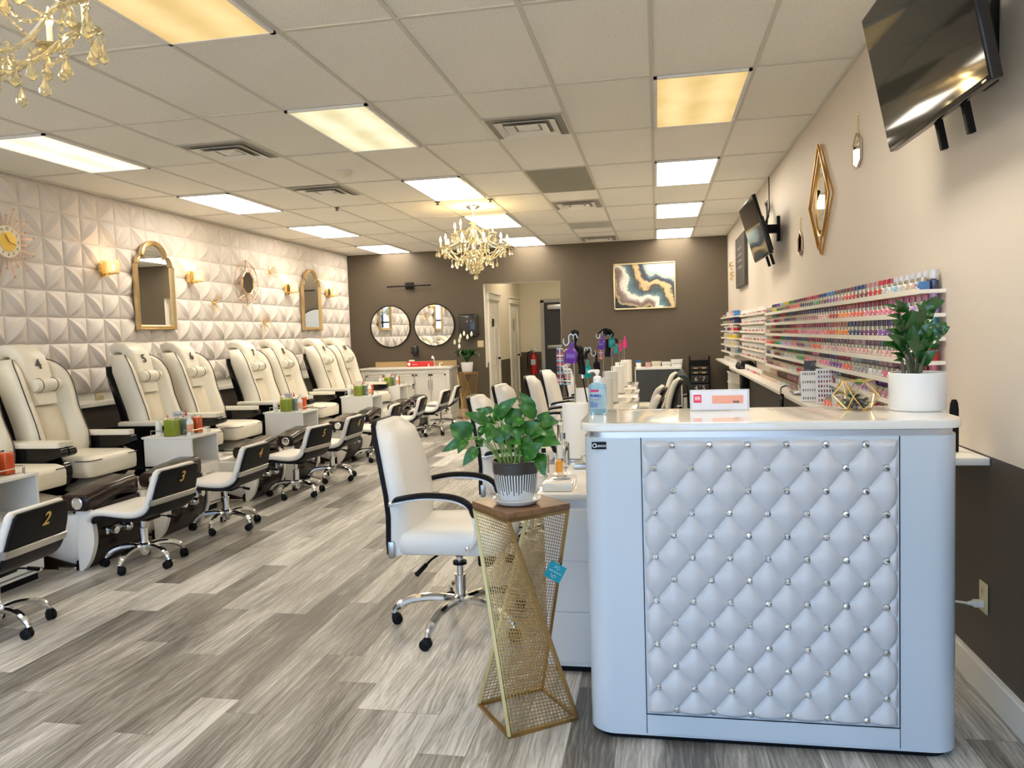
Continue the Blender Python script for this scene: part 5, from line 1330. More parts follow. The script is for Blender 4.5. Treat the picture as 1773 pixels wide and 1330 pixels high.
ps = plant_stand((-.503, 2.757, 0), .176, .792, R(-94), R(-99), 'twisted gold perforated metal plant stand with walnut top beside the reception desk', WALN)
# hang tag
TG = P('teal card', (.0, .33, .42), .5, 0, .03)
tgp = atY(2.80, 963, 986)-Vector((-.503, 2.757, 0))
tgo = MB().box(-.032, .032, -.0008, .0008, -.032, .032).build('hang_tag', TG, ps, smooth=0); tgo.location = tgp+Vector((0, -.03, 0)); tgo.rotation_euler = (0, R(28), 0)
tgo['label'] = 'teal square hang tag with white lettering'
text('tag_lettering', 'kate & laurel', .0095, WMAT, tgo, (0, -.0014, .0), (PI/2, 0, 0), .0002)
for s in (-1, 1):
    m = MB(); m.tube(spline([(-.012, -.0014, s*.012), (-.004, -.0014, s*.018), (.004, -.0014, s*.012), (.012, -.0014, s*.018)], 4), .0008, 4); m.tube([(-.008, -.0014, s*.022), (.008, -.0014, s*.022)], .0007, 4); m.build('tag_flourish', WMAT, tgo)
m = MB(); m.tube([(0, 0, .032), (0, .005, .055), (0, .01, .06)], .0015, 5); m.build('tag_ring', GOLD, tgo)

# pothos
t = thing('potted_pothos', 'green pothos in a striped grey and white ceramic pot on the gold plant stand', 'potted plant', (-.512, 2.735, .794))
PO = Vector((-.512, 2.735, .794))
m_, n_, p_ = nodes('striped drip glaze')
tcn = n_.nodes.new('ShaderNodeTexCoord'); sp = n_.nodes.new('ShaderNodeSeparateXYZ'); n_.links.new(tcn.outputs['Object'], sp.inputs[0])
ang = math_(n_, 'ARCTAN2', sp.outputs[1], sp.outputs[0]); k_ = 50/(2*PI)
st_ = math_(n_, 'COSINE', math_(n_, 'MULTIPLY', math_(n_, 'MULTIPLY', ang, k_), 2*PI))
cell_ = math_(n_, 'FLOOR', math_(n_, 'ADD', math_(n_, 'MULTIPLY', ang, k_), .5)); wnn = n_.nodes.new('ShaderNodeTexWhiteNoise'); wnn.noise_dimensions = '1D'; n_.links.new(cell_, wnn.inputs['W'])
lowz = math_(n_, 'ADD', math_(n_, 'MULTIPLY', wnn.outputs[0], .022), .036)      # where each drip ends
wdt = math_(n_, 'ADD', math_(n_, 'MULTIPLY', math_(n_, 'SUBTRACT', sp.outputs[2], .075), -9.0), .15)
drip = math_(n_, 'MULTIPLY', math_(n_, 'GREATER_THAN', st_, wdt), math_(n_, 'GREATER_THAN', sp.outputs[2], lowz))
band_ = math_(n_, 'GREATER_THAN', sp.outputs[2], math_(n_, 'ADD', math_(n_, 'MULTIPLY', wnn.outputs[0], .004), .112))
wavy = math_(n_, 'LESS_THAN', math_(n_, 'ABSOLUTE', math_(n_, 'ADD', st_, math_(n_, 'MULTIPLY', math_(n_, 'SINE', math_(n_, 'MULTIPLY', sp.outputs[2], 330)), .55))), .13)
wavy = math_(n_, 'MULTIPLY', wavy, math_(n_, 'LESS_THAN', sp.outputs[2], .046))
dk = math_(n_, 'MAXIMUM', drip, band_)
ma = n_.nodes.new('ShaderNodeMix'); ma.data_type = 'RGBA'; n_.links.new(dk, ma.inputs[0]); ma.inputs[6].default_value = (.72, .72, .70, 1); ma.inputs[7].default_value = (.055, .048, .038, 1)
mb_ = n_.nodes.new('ShaderNodeMix'); mb_.data_type = 'RGBA'; n_.links.new(wavy, mb_.inputs[0]); n_.links.new(ma.outputs[2], mb_.inputs[6]); mb_.inputs[7].default_value = (.34, .35, .34, 1)
n_.links.new(mb_.outputs[2], p_.inputs['Base Color']); p_.inputs['Roughness'].default_value = .15
MB().lathe([(.001, .010), (.055, .010), (.060, .014), (.070, .045), (.079, .09), (.084, .125), (.0845, .150), (.087, .153), (.087, .158), (.081, .158), (.079, .145), (.001, .14)], 64).build('pot', m_, t)
MB().lathe([(.001, 0), (.060, 0), (.075, .004), (.088, .018), (.090, .020), (.087, .021), (.072, .010), (.001, .008)], 48).build('saucer', P('white glazed ceramic', (.84, .84, .82), .12, 0, .02, coat=.4), t)
MB().lathe([(.079, .146), (.05, .151), (.02, .148), (.001, .152)], 20).build('soil', SOIL, t)
def cp(x, y): return (760+x*.16539, 670+y*.16539)
def pp(x, y, dy=0): return atY(2.735+dy, *cp(x, y))-PO
LEAFG, n_, p_ = nodes('variegated pothos leaf')
tcn = n_.nodes.new('ShaderNodeTexCoord'); nz = n_.nodes.new('ShaderNodeTexNoise'); nz.inputs['Scale'].default_value = 38; nz.inputs['Detail'].default_value = 5; n_.links.new(tcn.outputs['Object'], nz.inputs['Vector'])
crn = n_.nodes.new('ShaderNodeValToRGB'); e = crn.color_ramp.elements; e[0].position = .32; e[0].color = (.012, .075, .008, 1); e[1].position = .74; e[1].color = (.16, .34, .07, 1); x_ = e.new(.60); x_.color = (.028, .15, .012, 1)
n_.links.new(nz.outputs[0], crn.inputs[0]); n_.links.new(crn.outputs[0], p_.inputs['Base Color']); p_.inputs['Roughness'].default_value = .3
PL = [((330, 525), (110, 395), 235, -.03), ((285, 540), (30, 685), 105, -.05), ((285, 560), (200, 700), 105, -.06), ((395, 640), (250, 830), 115, -.06), ((500, 375), (268, 275), 125, -.03), ((520, 270), (385, 235), 70, .02), ((610, 300), (835, 105), 120, -.02), ((640, 350), (590, 170), 120, 0),
      ((880, 335), (765, 420), 110, -.05), ((985, 255), (838, 50), 120, 0), ((1010, 310), (825, 185), 130, -.02), ((1080, 360), (1252, 375), 130, -.02), ((1050, 380), (1160, 255), 110, .02), ((1050, 415), (1215, 525), 165, -.03), ((1000, 560), (1282, 605), 175, -.06), ((880, 725), (1095, 590), 175, -.09), ((1062, 705), (1108, 940), 130, -.10),
      ((590, 440), (405, 470), 130, -.03), ((560, 460), (520, 590), 120, -.06), ((640, 430), (640, 605), 150, -.05), ((760, 560), (860, 610), 110, -.08), ((900, 470), (1055, 375), 150, -.05), ((690, 300), (885, 340), 170, -.01), ((500, 335), (605, 385), 80, .03), ((720, 400), (700, 560), 120, -.06), ((850, 420), (815, 570), 110, -.06),
      ((410, 560), (455, 630), 80, -.04), ((1040, 440), (930, 550), 150, -.05), ((870, 560), (1010, 640), 140, -.08), ((640, 230), (760, 150), 90, .04), ((760, 330), (900, 235), 130, .03), ((930, 380), (880, 500), 120, .0), ((600, 500), (660, 600), 120, .04), ((700, 520), (790, 640), 110, .05), ((470, 420), (420, 530), 90, .04), ((820, 640), (930, 700), 110, .03), ((560, 260), (470, 215), 70, .05), ((780, 440), (730, 330), 130, -.03), ((960, 560), (1050, 470), 140, .03), ((900, 300), (985, 200), 90, .04)]
m = MB(); st = MB(); q = random.Random(3)
for i_, (a, b_, w_, dy) in enumerate(PL):
    A_ = pp(*a, dy*.6); B_ = pp(*b_, dy)
    d = B_-A_; back = A_-d.normalized()*.004
    leaf(m, back, B_, w_*.16539*2.735/1343.7*1.12, .16, .10, 9, .62, up=Vector((q.uniform(-.35, .35), -.9, q.uniform(.2, .7))))
    root = Vector((max(-.05, min(.05, A_.x*.4+q.uniform(-.02, .02))), q.uniform(-.04, .03), .148)); mid = root.lerp(A_, .55)+Vector((0, 0, .02+.12*abs(A_.x-root.x)))
    st.tube(spline([tuple(root), tuple(mid), tuple(A_)], 5), .0019, 5)
m.build('foliage', LEAFG, t, smooth=80, fix=False); st.build('stems', P('pale green stem', (.22, .36, .08), .45, 0, .1, 30), t)

# far plant stand and peace lily
ps2 = plant_stand((-3.22, 12.98, 0), .185, .80, R(-94), R(-99), 'twisted gold metal plant stand at the back wall beside the vanity', WALN, True, .022)
t = thing('peace_lily', 'peace lily with white flowers in a white pot on the far gold stand', 'potted plant', (-3.22, 12.98, .802))
MB().lathe([(.001, 0), (.085, 0), (.09, .01), (.105, .16), (.10, .165), (.09, .15), (.001, .14)], 24).build('pot', P('matt white ceramic', (.82, .82, .82), .35, 0, .02), t)
m = MB(); q = random.Random(12)
for k in range(74):
    a = q.uniform(0, 2*PI); r = q.uniform(.05, .17); h = q.uniform(.22, .38); B0 = Vector((r*.6*math.cos(a), r*.6*math.sin(a), .15+h*.45)); T_ = Vector(((r+.11)*math.cos(a), (r+.11)*math.sin(a), .10+h*.65))
    m.tube([(0, 0, .14), tuple(B0)], .002, 4); leaf(m, B0, T_, .055, .15, .3, 5, .8, up=Vector((0, 0, 1)))
m.build('foliage', LEAFD, t, smooth=80, fix=False)
for px, py in ((797, 583), (803, 578), (809, 584), (816, 579), (795, 590), (787, 593), (795, 600)):
    c = atY(12.9, px, py)-Vector((-3.22, 12.98, .802)); f = MB(); f.tube([(0, 0, .2), (c.x*.5, c.y*.5, .4), (c.x, c.y, c.z-.03)], .002, 4); f.mat(1); leaf(f, c+Vector((0, 0, -.04)), c+Vector((.005, 0, .055)), .045, .5, .1, 6, .8, up=Vector((.3, -1, 0)))
    f.build('flower', [LEAFD, P('white spathe', (.85, .86, .70), .5)], t, smooth=80, fix=False)

# ================================================================== RIGHT WALL
def tv(name, corners, w_, h_, label, ctr, yaw_, tilt, cables=False):
    t = thing(name, label, 'television', ctr, 0)
    Mx = Matrix.Rotation(yaw_, 4, 'Z') @ Matrix.Rotation(tilt, 4, 'Y')   # screen faces local -x, wide along local y
    t.rotation_euler = Mx.to_euler()
    MB().box(-.006, .03, -w_/2, w_/2, -h_/2, h_/2, .006).build('cabinet', BLACKG, t, smooth=30)
    MB().box(-.0075, -.006, -w_/2+.008, w_/2-.008, -h_/2+.018, h_/2-.008).build('screen', P('dark screen glass', (.010, .010, .009), .05, 0, 0, spec=.2), t, smooth=0)
    MB().box(.03, .065, -w_*.36, w_*.36, -h_/2+.03, h_*.15, .012).build('rear_housing', BLACK, t)
    for s in (-1, 1):
        MB().box(.05, .075, s*.12-.012, s*.12+.012, -h_/2-.09, h_/2-.05, .003).build('mount_rail', BLACK, t, smooth=0)
    MB().box(-.008, -.0055, -w_/2+.03, -w_/2+.06, -h_/2+.006, -h_/2+.012).build('badge', CHROMED, t, smooth=0)
    return t
tv('television', None, .96, .56, 'large wall television tilted over the reception desk, cut by the top edge', (.933, 3.058, 2.387), R(1.1), R(-11.3))
tv('television', None, .96, .56, 'smaller looking wall television farther down the right wall', (.942, 7.88, 2.332), R(.9), R(-15.8))
m = MB(); m.box(1.15, XR-.002, 3.0, 3.12, 2.22, 2.55, .004); m.box(1.0, 1.16, 3.02, 3.10, 2.36, 2.44, .004); tag(m.build('television_bracket', BLACK), 'black wall bracket behind the large television', 'bracket')
m = MB(); m.box(1.15, XR-.002, 7.84, 7.92, 2.22, 2.46, .004); m.box(1.01, 1.16, 7.84, 7.92, 2.30, 2.38, .004); tag(m.build('television_bracket', BLACK), 'black wall bracket behind the farther television', 'bracket')
m = MB()
for k in range(6):
    q = random.Random(k); m.tube(spline([(1.165, 8.55+.02*k, 2.60), (1.12, 8.35+q.uniform(-.1, .1), 2.64+q.uniform(-.05, .05)), (1.10, 8.1+q.uniform(-.1, .1), 2.50), (1.06, 7.95+q.uniform(-.1, .1), 2.38+q.uniform(-.06, .06))], 5), .005, 5)
m.tube([(1.165, 8.45, 2.96), (1.165, 8.45, 2.6), (1.12, 8.3, 2.5)], .006, 5); tag(m.build('cable_bundle', BLACK), 'black cables hanging between the ceiling and the farther television', 'cables')
outlet('power_outlet', (XR-.002, 8.62, 2.62), -PI/2, 'white outlet high on the right wall above the farther television', m_=P('white plastic', (.78, .75, .68), .4))
# diamond and hexagon mirrors
def hexmirror(y, ztop, zhook, label):
    t = thing('hexagon_mirror', label, 'mirror', (XR-.002, y, ztop), 0, 'small hanging hexagonal mirrors'); h = .20; w_ = .085
    hx = [(0, 0), (w_, -.06), (w_, -h+.035), (0, -h), (-w_, -h+.035), (-w_, -.06)]
    MB().prism(hx, -.012, -.004, 'x').build('mirror_pane', MIRROR, t, smooth=0)
    MB().tube([(-.012, a, b_) for a, b_ in hx], .0035, 5, True).build('rim', P('copper gold wire', (.62, .38, .24), .3, 1), t)
    m = MB(); m.cyl((-.006, -.03, -.02), (-.004, 0, zhook-ztop), .0015, n=4); m.cyl((-.006, .03, -.02), (-.004, 0, zhook-ztop), .0015, n=4); m.ball((-.004, 0, zhook-ztop), .007, 8); m.build('hanging_chain', GOLD, t)
hexmirror(4.90, 2.51, 2.615, 'small hexagonal hanging mirror between the large television and the diamond mirror')
hexmirror(6.75, 2.175, 2.28, 'small hexagonal hanging mirror left of and below the diamond mirror')
t = thing('diamond_mirror', 'oval mirror inside a double gold diamond frame on the cream wall', 'mirror', (XR-.002, 5.90, 2.29), 0)
ov = [(.17*math.cos(2*PI*k/40), .255*math.sin(2*PI*k/40)) for k in range(40)]
MB().prism(ov, -.014, -.004, 'x').build('mirror_pane', MIRROR, t, smooth=30)
m = MB(); m.tube([(-.014, a, b_) for a, b_ in ov], .008, 6, True)
for o_, s in ((-.012, 1), (-.030, .9)):
    m.tube([(o_, 0, .385), (o_, .385*s, -.01-.02*(1-s)), (o_, .02, -.385*s), (o_, -.02, -.385*s), (o_, -.385*s, -.01)], .008, 4, True)
m.build('diamond_frame', P('warm gold frame', (.66, .40, .11), .3, 1, .08), t, smooth=0)
# dark canvas sign + far crystal sconce
t = thing('canvas_sign', 'dark wood-grain canvas with pale script, half hidden by the farther television', 'sign', (XR-.002, 11.08, 2.31), 0)
MB().box(-.045, 0, -.56, .56, -.345, .345).build('canvas', wood_material('charred wood print', (.035, .03, .027), (.085, .075, .065), 2, 6, .7), t, smooth=0)
m = MB(); q = random.Random(8)
for k in range(4):
    z = .17-k*.085; m.tube(spline([(-.046, .28-.05*j, z+(.02 if j % 2 else -.018)*q.uniform(.5, 1.2)) for j in range(11)], 3), .004, 4)
m.build('script_print', P('pale print', (.45, .42, .36), .7), t)
t = thing('gold_leaf_ornament', 'small gold leaf wall ornament at the far end of the right wall', 'wall ornament', (XR-.002, 12.45, 2.28), 0)
m = MB(); q = random.Random(4)
for k in range(26): m.ball((-.02-q.uniform(0, .03), q.uniform(-.13, .13), q.uniform(-.14, .14)), .016, 6, .8)
m.build('leaves', GOLDD, t, smooth=0); MB().tube(spline([(-.03, -.08, -.12), (-.02, .02, 0), (-.03, .08, .12)], 4), .005, 5).build('stem', GOLD, t)
# outlet with plug low on the right wall
outlet('power_outlet', (XR-.001, 3.105, .37), -PI/2, 'almond power outlet low on the dark wall right of the desk')
t = thing('power_plug', 'white power plug and cord in the low outlet right of the desk', 'plug', (XR-.008, 3.105, .345), 0)
m = MB(); m.loft([[(-x, a, b_) for a, b_ in rrect(w_, h_, .006)] for x, w_, h_ in ((0, .03, .026), (.03, .03, .026), (.038, .018, .016), (.055, .012, .012))]); m.tube(spline([(-.05, 0, 0), (-.10, .03, -.004), (-.19, .06, -.02), (-.25, .10, -.12), (-.26, .12, -.338)], 5), .0045, 6); m.build('plug', P('white plastic', (.78, .75, .68), .4), t)

# ledge counters
LEDG = P('white ledge laminate', (.82, .79, .71), .3, 0, .02)
o = MB().box(.925, XR-.001, 3.06, 10.55, .872, .90, .003).build('ledge_counter', LEDG); tag(o, 'long white wall ledge under the nail polish shelves', 'counter')
o = MB().box(.945, XR-.001, 10.62, 13.2, .885, .913, .003).build('ledge_counter', LEDG); tag(o, 'far white wall ledge beyond the black lamp, near the back wall', 'counter')

# shelves
SH = P('white shelf paint', (.84, .80, .72), .35, 0, .02)
ZS = [1.535, 1.435, 1.335, 1.235, 1.135, 1.035]; SN = ['top', 'second', 'third', 'fourth', 'fifth', 'sixth']
for z, nm in zip(ZS, SN):
    for (ya, yb, xf, sec) in ((3.50, 8.18, 1.075, 'near'), (8.22, 10.55, 1.07, 'middle'), (10.62, 12.65, .995, 'far')):
        zz = z + (.02 if sec == 'middle' else .03 if sec == 'far' else 0)
        m = MB(); m.box(xf, XR-.001, ya, yb, zz-.016, zz, .001); m.box(xf-.004, xf, ya, yb, zz-.018, zz+.006)
        o = m.build('display_shelf', SH, smooth=0); tag(o, f'white {nm} polish shelf of the {sec} section on the right wall', 'shelf', 'white polish shelves on the right wall')

PAL = {'red': (.55, .02, .03), 'coral': (.85, .16, .10), 'pink': (.80, .22, .32), 'pale pink': (.78, .46, .44), 'orange': (.85, .25, .04), 'burgundy': (.16, .015, .03), 'plum': (.13, .03, .10), 'purple': (.20, .06, .32), 'navy': (.02, .03, .12),
       'blue': (.05, .20, .50), 'teal': (.02, .25, .24), 'green': (.05, .28, .08), 'yellow': (.80, .62, .06), 'lilac': (.50, .34, .62), 'mauve': (.42, .18, .20), 'brown': (.16, .08, .06), 'grey': (.32, .31, .30), 'silver': (.60, .60, .60), 'black': (.02, .02, .02), 'nude': (.66, .48, .38), 'sky blue': (.30, .52, .70)}
# colour runs from the near end (start) to the far end, per shelf: (back row, front row)
RUNS = [
 ((['navy', 'brown', 'pink', 'silver', 'silver', 'sky blue', 'silver'], ['red', 'mauve', 'navy', 'burgundy', 'brown', 'blue', 'navy', 'red', 'red', 'burgundy', 'plum', 'green', 'yellow', 'sky blue', 'purple', 'navy']), (['blue', 'nude', 'nude', 'silver', 'sky blue', 'silver', 'silver'], ['red', 'burgundy', 'red', 'mauve', 'purple', 'burgundy', 'green', 'navy', 'navy', 'coral', 'coral', 'burgundy', 'brown', 'green', 'yellow', 'grey', 'mauve'])),
 ((['lilac', 'pink', 'pale pink', 'pink'], ['pink', 'red', 'red', 'coral', 'red', 'burgundy', 'plum', 'navy', 'plum', 'burgundy', 'navy', 'navy', 'red', 'brown', 'teal']), (['lilac', 'lilac', 'pink', 'pink'], ['pink', 'pink', 'coral', 'orange', 'red', 'pale pink', 'mauve', 'mauve', 'grey', 'burgundy', 'navy', 'mauve', 'burgundy', 'pink', 'teal'])),
 ((['teal', 'teal', 'lilac', 'purple'], ['purple', 'plum', 'burgundy', 'navy', 'orange', 'coral', 'red', 'red', 'red', 'pink', 'red', 'burgundy', 'burgundy', 'black', 'red']), (['teal', 'teal', 'pink', 'purple'], ['purple', 'plum', 'navy', 'orange', 'coral', 'pink', 'pink', 'pink', 'red', 'red', 'burgundy', 'burgundy', 'brown', 'nude'])),
 ((['red', 'coral', 'red'], ['brown', 'grey', 'mauve', 'pale pink', 'mauve', 'mauve', 'brown', 'red', 'red', 'teal', 'purple', 'burgundy', 'blue', 'green', 'red', 'red']), (['coral', 'coral', 'nude'], ['pale pink', 'nude', 'pale pink', 'pale pink', 'pale pink', 'pale pink', 'coral', 'grey', 'plum', 'pink', 'lilac', 'sky blue', 'green', 'red', 'coral'])),
 ((['pink', 'red', 'pink'], ['mauve', 'pale pink', 'grey', 'silver', 'red', 'purple', 'plum', 'pink', 'burgundy', 'teal', 'green', 'teal', 'plum', 'mauve', 'black']), (['pink', 'pale pink', 'pink'], ['pink', 'silver', 'grey', 'coral', 'purple', 'pink', 'pale pink', 'pink', 'green', 'silver', 'silver', 'grey', 'burgundy', 'silver', 'navy'])),
 ((['plum', 'mauve', 'burgundy'], ['plum', 'purple', 'burgundy', 'brown', 'navy', 'red', 'burgundy', 'red', 'black', 'brown', 'black']), (['nude', 'silver', 'purple'], ['mauve', 'purple', 'silver', 'burgundy', 'burgundy', 'red', 'silver', 'nude', 'mauve', 'burgundy'])),
 ((['coral', 'red', 'pink'], ['red', 'green', 'yellow', 'red', 'red', 'mauve', 'brown', 'nude']), (['coral', 'pink', 'coral'], ['red', 'orange', 'coral', 'pink', 'mauve', 'silver', 'nude', 'nude'])),
]
JARM = P('polish colour', (1, 1, 1), .12, 0, .03, coat=.6, objcol=True)
CAPS = P('pale gold silver cap', (.50, .44, .32), .3, .8, .08)
LBLW = P('pale bottle label', (.80, .76, .70), .5)
jm = MB().loft([[(a, b_, z) for a, b_ in rrect(.047*k, .047*k, .009)] for z, k in ((0, .95), (.003, 1), (.030, 1), (.034, .9))]); jm.mat(1).box(-.0240, -.0235, -.012, .012, .008, .016); jo = jm.build('polish_jar', [JARM, LBLW])
jc = MB().lathe([(.0175, .034), (.0178, .051), (.001, .0515)], 12).build('cap', CAPS)
gb = MB().lathe([(.001, 0), (.020, 0), (.021, .003), (.021, .038), (.007, .044)], 12).build('gel_polish_bottle', JARM)
gc = MB().lathe([(.011, .044), (.011, .046), (.0175, .047), (.0175, .084), (.001, .0845)], 12).build('cap', JARM)
for o in (jo, jc, gb, gc): COL.objects.unlink(o)
MJ, MC, MG, MGC = jo.data, jc.data, gb.data, gc.data
def nth(k):
    return ORD[k] if k < 12 else str(k+1)+('st' if (k+1) % 10 == 1 and k+1 != 11 else 'nd' if (k+1) % 10 == 2 and k+1 != 12 else 'rd' if (k+1) % 10 == 3 and k+1 != 13 else 'th')
rowname = ['top', 'second', 'third', 'fourth', 'fifth', 'sixth', 'lowest']
PITCH = .0845; NB_ = 55; JSTUFF = {}; GSTUFF = {}
def colour_at(runs, k, q):
    head, tail = runs
    if k < len(head): nm = head[k]
    else:
        i = (k-len(head))/(NB_-len(head))*len(tail); nm = tail[min(len(tail)-1, int(i))]
    c = PAL[nm]; f = q.uniform(.75, 1.2); return nm, tuple(min(.9, max(.01, x*f+q.uniform(-.02, .02))) for x in c)
q = random.Random(21)
INDIV = 43
for r in range(7):
    zb = ZS[r]+.0006 if r < 6 else .9006
    for k in range(NB_):
        y = 3.545+k*PITCH
        if y > 8.15: continue
        nm, c = colour_at(RUNS[r][1], k, q); n2, c2 = colour_at(RUNS[r][0], k, q)
        jx, gx = (1.102, 1.152) if r < 6 else (1.05, 1.12)
        if k < INDIV:
            o = bpy.data.objects.new('polish_jar', MJ); COL.objects.link(o); o.location = (jx, y, zb); o.color = (*c, 1)
            tag(o, f'{nm} square polish jar, {nth(k)} from the near end in the {rowname[r]} shelf front row', 'nail polish', 'square polish jars on the shelves')
            d = bpy.data.objects.new('cap', MC); COL.objects.link(d); d.parent = o
            o = bpy.data.objects.new('gel_polish_bottle', MG); COL.objects.link(o); o.location = (gx, y+.02, zb+(.012 if r < 6 else .0)); o.color = (*c2, 1)
            if r < 6: o.location.z = zb
            tag(o, f'{n2} tall polish bottle, {nth(k)} from the near end in the {rowname[r]} shelf back row', 'nail polish', 'tall polish bottles on the shelves')
            d = bpy.data.objects.new('cap', MGC); COL.objects.link(d); d.parent = o; d.color = (*(c2 if r or k > 6 else (.6, .6, .62)), 1)
        else:
            JSTUFF.setdefault(nm, []).append((jx, y, zb)); GSTUFF.setdefault(n2, []).append((gx, y+.02, zb))
def mergestuff(name, D, meshes, label, capm):
    mats = [P('polish ' + nm, PAL[nm], .15, 0, .05, coat=.5) for nm in D]; m = MB()
    for i_, (nm, L_) in enumerate(D.items()):
        for (x, y, z) in L_:
            T = Matrix.Translation((x, y, z))
            for me, ismat in meshes:
                m.mi = len(mats) if ismat else i_
                m.add([v.co for v in me.vertices], [list(p.vertices) for p in me.polygons], T)
    o = m.build(name, mats+[capm], smooth=30); tag(o, label, 'nail polish'); o['kind'] = 'stuff'
mergestuff('polish_jars', JSTUFF, ((MJ, False), (MC, True)), 'far run of silver-capped polish jars at the far end of the near shelf section', CAPS)
mergestuff('polish_bottles', GSTUFF, ((MG, False), (MGC, False)), 'far run of tall polish bottles at the far end of the near shelf section', CAPS)
# middle section: clear-capped pale bottles
CLR = P('clear acrylic cap', (.90, .89, .86), .1, 0, .02, alpha=.85)
cb_ = MB(); cb_.lathe([(.001, 0), (.018, 0), (.018, .022), (.016, .024)], 10); mcb = cb_.build('x', JARM); cc_ = MB().lathe([(.016, .024), (.016, .062), (.001, .063)], 10).build('x', CLR)
for o in (mcb, cc_): COL.objects.unlink(o)
pn_ = ['brown', 'mauve', 'pink', 'pale pink', 'red', 'grey', 'nude', 'burgundy', 'silver']
for r in range(7):
    for k in range(20):
        y = 8.30+k*.115; z = ZS[r]+.0206 if r < 6 else .9006
        nm = q.choice(pn_); c = tuple(min(.9, v*.8+.12) for v in PAL[nm])
        o = bpy.data.objects.new('dip_powder_jar', mcb.data); COL.objects.link(o); o.location = (1.10 if r < 6 else 1.05, y, z); o.color = (*c, 1)
        tag(o, f'{nm} powder jar with clear cap, {nth(k)} from the near end, middle section {rowname[r]} row', 'powder jar', 'clear-capped powder jars in the middle shelf section')
        d = bpy.data.objects.new('cap', cc_.data); COL.objects.link(d); d.parent = o
# far section: mixed goods
BOX1 = ['green', 'purple', 'navy', 'purple', 'red', 'plum']; qq = random.Random(2)
mix = [(['burgundy', 'black', 'silver', 'silver', 'pink', 'blue'], 'box'), (['green', 'green', 'red', 'purple', 'navy', 'navy'], 'box'), (['navy', 'silver', 'navy', 'red', 'silver', 'red'], 'jar'), (['silver', 'silver', 'yellow', 'yellow', 'yellow', 'yellow'], 'jar'), (['silver', 'silver', 'silver', 'nude', 'yellow', 'silver'], 'jar'), (['silver', 'navy', 'black', 'silver', 'silver', 'sky blue'], 'bottle'), (['silver', 'silver', 'nude', 'silver', 'silver', 'silver'], 'jar')]
for r, (cols, kind) in enumerate(mix):
    for k, nm in enumerate(cols):
        y = 12.45-k*.31; z = ZS[r]+.0306 if r < 6 else .9136
        for s in range(2):
            yy_ = y-.0-s*.12; mt = P('goods ' + nm, PAL[nm], .3, 0, .15, 30); h = {'box': .07, 'jar': .062, 'bottle': .078}[kind]+.006*((k+s) % 2)
            m = MB()
            if kind == 'box': m.box(-.04, .04, -.052, .052, 0, h-.002, .002); m.mat(1).box(-.0408, -.04, -.03, .03, .02, .04)
            else:
                r_ = .038 if kind == 'jar' else .022; m.lathe([(.001, 0), (r_, 0), (r_, h*.62), (r_*.8, h*.66)], 14); m.mat(1).lathe([(r_*.85, h*.66), (r_*.85, h), (.001, h)], 14)
            o = m.build({'box': 'carton', 'jar': 'supply_jar', 'bottle': 'supply_bottle'}[kind], [mt, LBLW], loc=(1.055, yy_, z))
            tag(o, f'{nm} {kind}, {nth(2*(5-k)+(1-s))} from the near end, far shelf section {rowname[r]} row', kind, 'salon goods in the far shelf section')
# things on the ledge
t = thing('nail_lamp', 'black rounded nail lamp at the front edge of the far part of the ledge', 'nail lamp', (1.06, 9.9, .9006), 0)
MB().loft([[(a, b_, z) for a, b_ in rrect(w_, d_, .04)] for z, w_, d_ in ((0, .21, .26), (.05, .21, .26), (.085, .17, .22), (.10, .12, .16))]).build('housing', BLACKG, t, smooth=50)
MB().box(-.108, -.10, -.09, .09, .008, .045, .004).build('hand_opening', BLACK, t)
t = thing('nail_polishing_device', 'silver folding nail device with raised arm and black cable on the ledge', 'nail device', (1.03, 5.95, .9006), 0)
MB().box(-.07, .09, -.09, .09, .008, .03, .008).build('base_plate', CHROMED, t)
m = MB(); m.add(*_box(.012, .10, .15, .004, 2), M=Matrix.Translation((-.01, -.02, .085)) @ Matrix.Rotation(R(35), 4, 'X')); m.add(*_box(.012, .05, .15, .004, 2), M=Matrix.Translation((.03, .05, .085)) @ Matrix.Rotation(R(25), 4, 'X')); m.build('arm', P('brushed silver plastic', (.6, .59, .55), .3, .6), t)
m = MB(); m.tube(spline([(-.05, .08, .02), (-.05, .22, .05), (-.09, .32, .03), (-.115, .20, .0), (-.13, .05, -.05), (-.135, .02, -.16), (-.135, .03, -.38)], 5), .006, 6); m.tube([(-.12, .12, -.01), (-.13, .06, -.10)], .016, 8); m.build('power_cord', BLACK, t)
def board(x, y, z, w_, h_, tilt, rz, label, rows, cols, mats, name='swatch_board'):
    t = thing(name, label, 'swatch board', (x, y, z), rz)
    M = Matrix.Rotation(R(tilt), 4, 'X')
    b_ = MB().box(-w_/2, w_/2, -.004, .004, 0, h_, .001, M=M).build('board', P('swatch board white', (.80, .81, .82), .35), t, smooth=0)
    m = MB()
    for i in range(rows):
        for j in range(cols):
            m.mi = rnd.randrange(len(mats)); cx = -w_*.38+w_*.76*j/(cols-1); c_ = h_*.10+h_*.80*i/(rows-1)
            m.box(cx-w_*.026, cx+w_*.026, -.0065, -.004, c_-h_*.036, c_+h_*.036, M=M)
    m.build('nail_samples', mats, b_, smooth=0)
    return t
DS = [P('dark red sample', (.25, .01, .02), .25), P('dark sample', (.03, .03, .04), .25), P('pink sample', (.45, .12, .15), .25), P('teal sample', (.03, .12, .15), .25)]
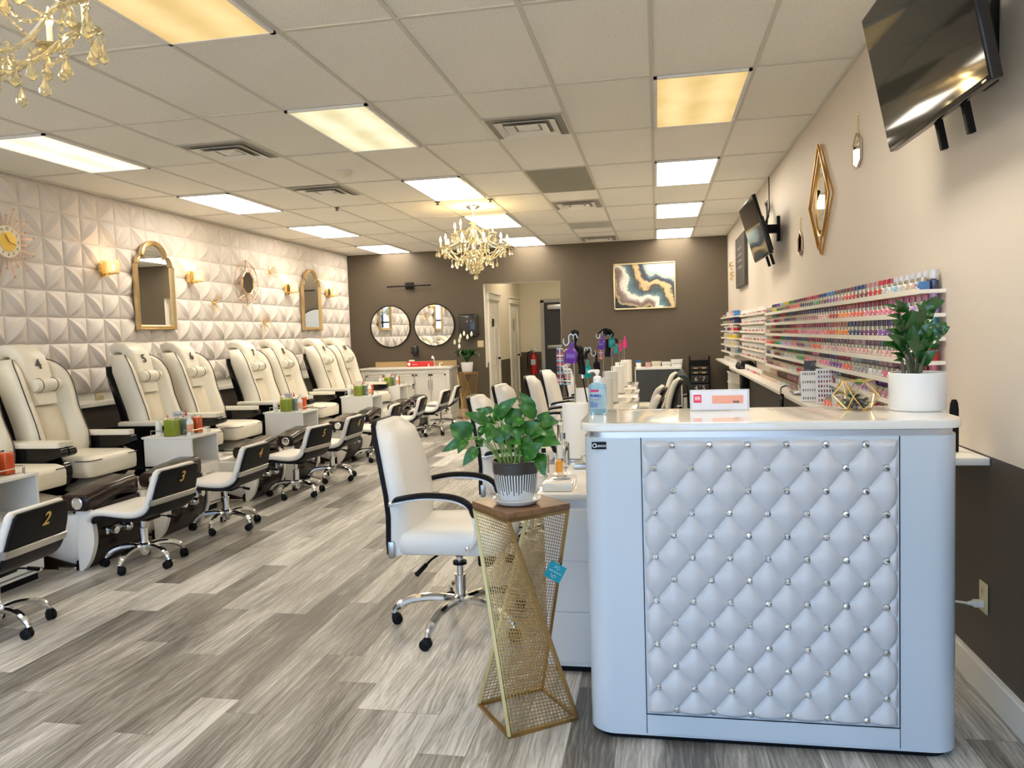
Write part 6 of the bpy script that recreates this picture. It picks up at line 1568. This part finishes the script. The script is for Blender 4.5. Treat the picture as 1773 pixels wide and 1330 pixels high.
board(1.065, 5.2, .901, .15, .225, -5, R(-4), 'upright white board with seven rows of small coloured nail samples on the ledge', 7, 8, DS)
board(.995, 5.38, .901, .13, .205, -14, R(-6), 'tilted white board with four rows of black nail art samples on the ledge', 4, 8, [P('black sample', (.02, .02, .02), .3), P('grey sample', (.2, .2, .2), .3)])
o = board(1.06, 5.62, .97, .13, .26, -8, R(-6), 'dark black and white patterned sample card behind the two white boards', 6, 7, [P('black sample', (.02, .02, .02), .3), P('grey sample', (.2, .2, .2), .3)], 'sample_card')
o.children[0].data.materials.clear(); o.children[0].data.materials.append(P('dark patterned card', (.05, .05, .05), .4, 0, .9, 60)); o.location.z = .901
MB().box(-.004, .004, .03, .05, 0, .05).build('easel', BLACK, o, smooth=0)
o = MB().box(-.03, .03, -.002, .002, 0, .09, M=Matrix.Rotation(R(-15), 4, 'X')).build('small_print', P('printed slip', (.72, .70, .68), .5, 0, .3, 90), loc=(1.045, 4.85, .901)); tag(o, 'small printed slip standing between the sample board and the terrarium', 'card')
# tiered white rack under the ledge
t = thing('tiered_rack', 'small white tiered desk organiser standing under the far ledge', 'organiser', (.98, 11.0, 0), 0)
m = MB(); m.box(-.02, .16, .14, .155, .0, .80); m.box(.15, .165, -.15, .155, 0, .80); m.build('frame', SH, t, smooth=0)
for k in range(5):
    m = MB(); m.add(*_box(.19, .29, .012, 0, 1), M=Matrix.Translation((.06, 0, .78-.135*k)) @ Matrix.Rotation(R(14), 4, 'Y')); m.build('tier', SH, t, smooth=0)
m = MB(); m.box(.02, .10, -.06, .04, .80, .84, .01); m.tube(spline([(.0, 0, .82), (.03, -.06, .86), (.08, 0, .85), (.06, .05, .82)], 5), .005, 5); o = m.build('pedicure_tool', P('steel tool', (.5, .5, .48), .35, .8), t)
o = MB().box(-.04, .04, -.14, .14, 0, .86, .005).build('black_tower', BLACK, loc=(1.125, 10.72, 0)); tag(o, 'tall narrow black tower under the junction of the two ledges', 'tower')
for k_, v_ in list(KIDS.items()): pass
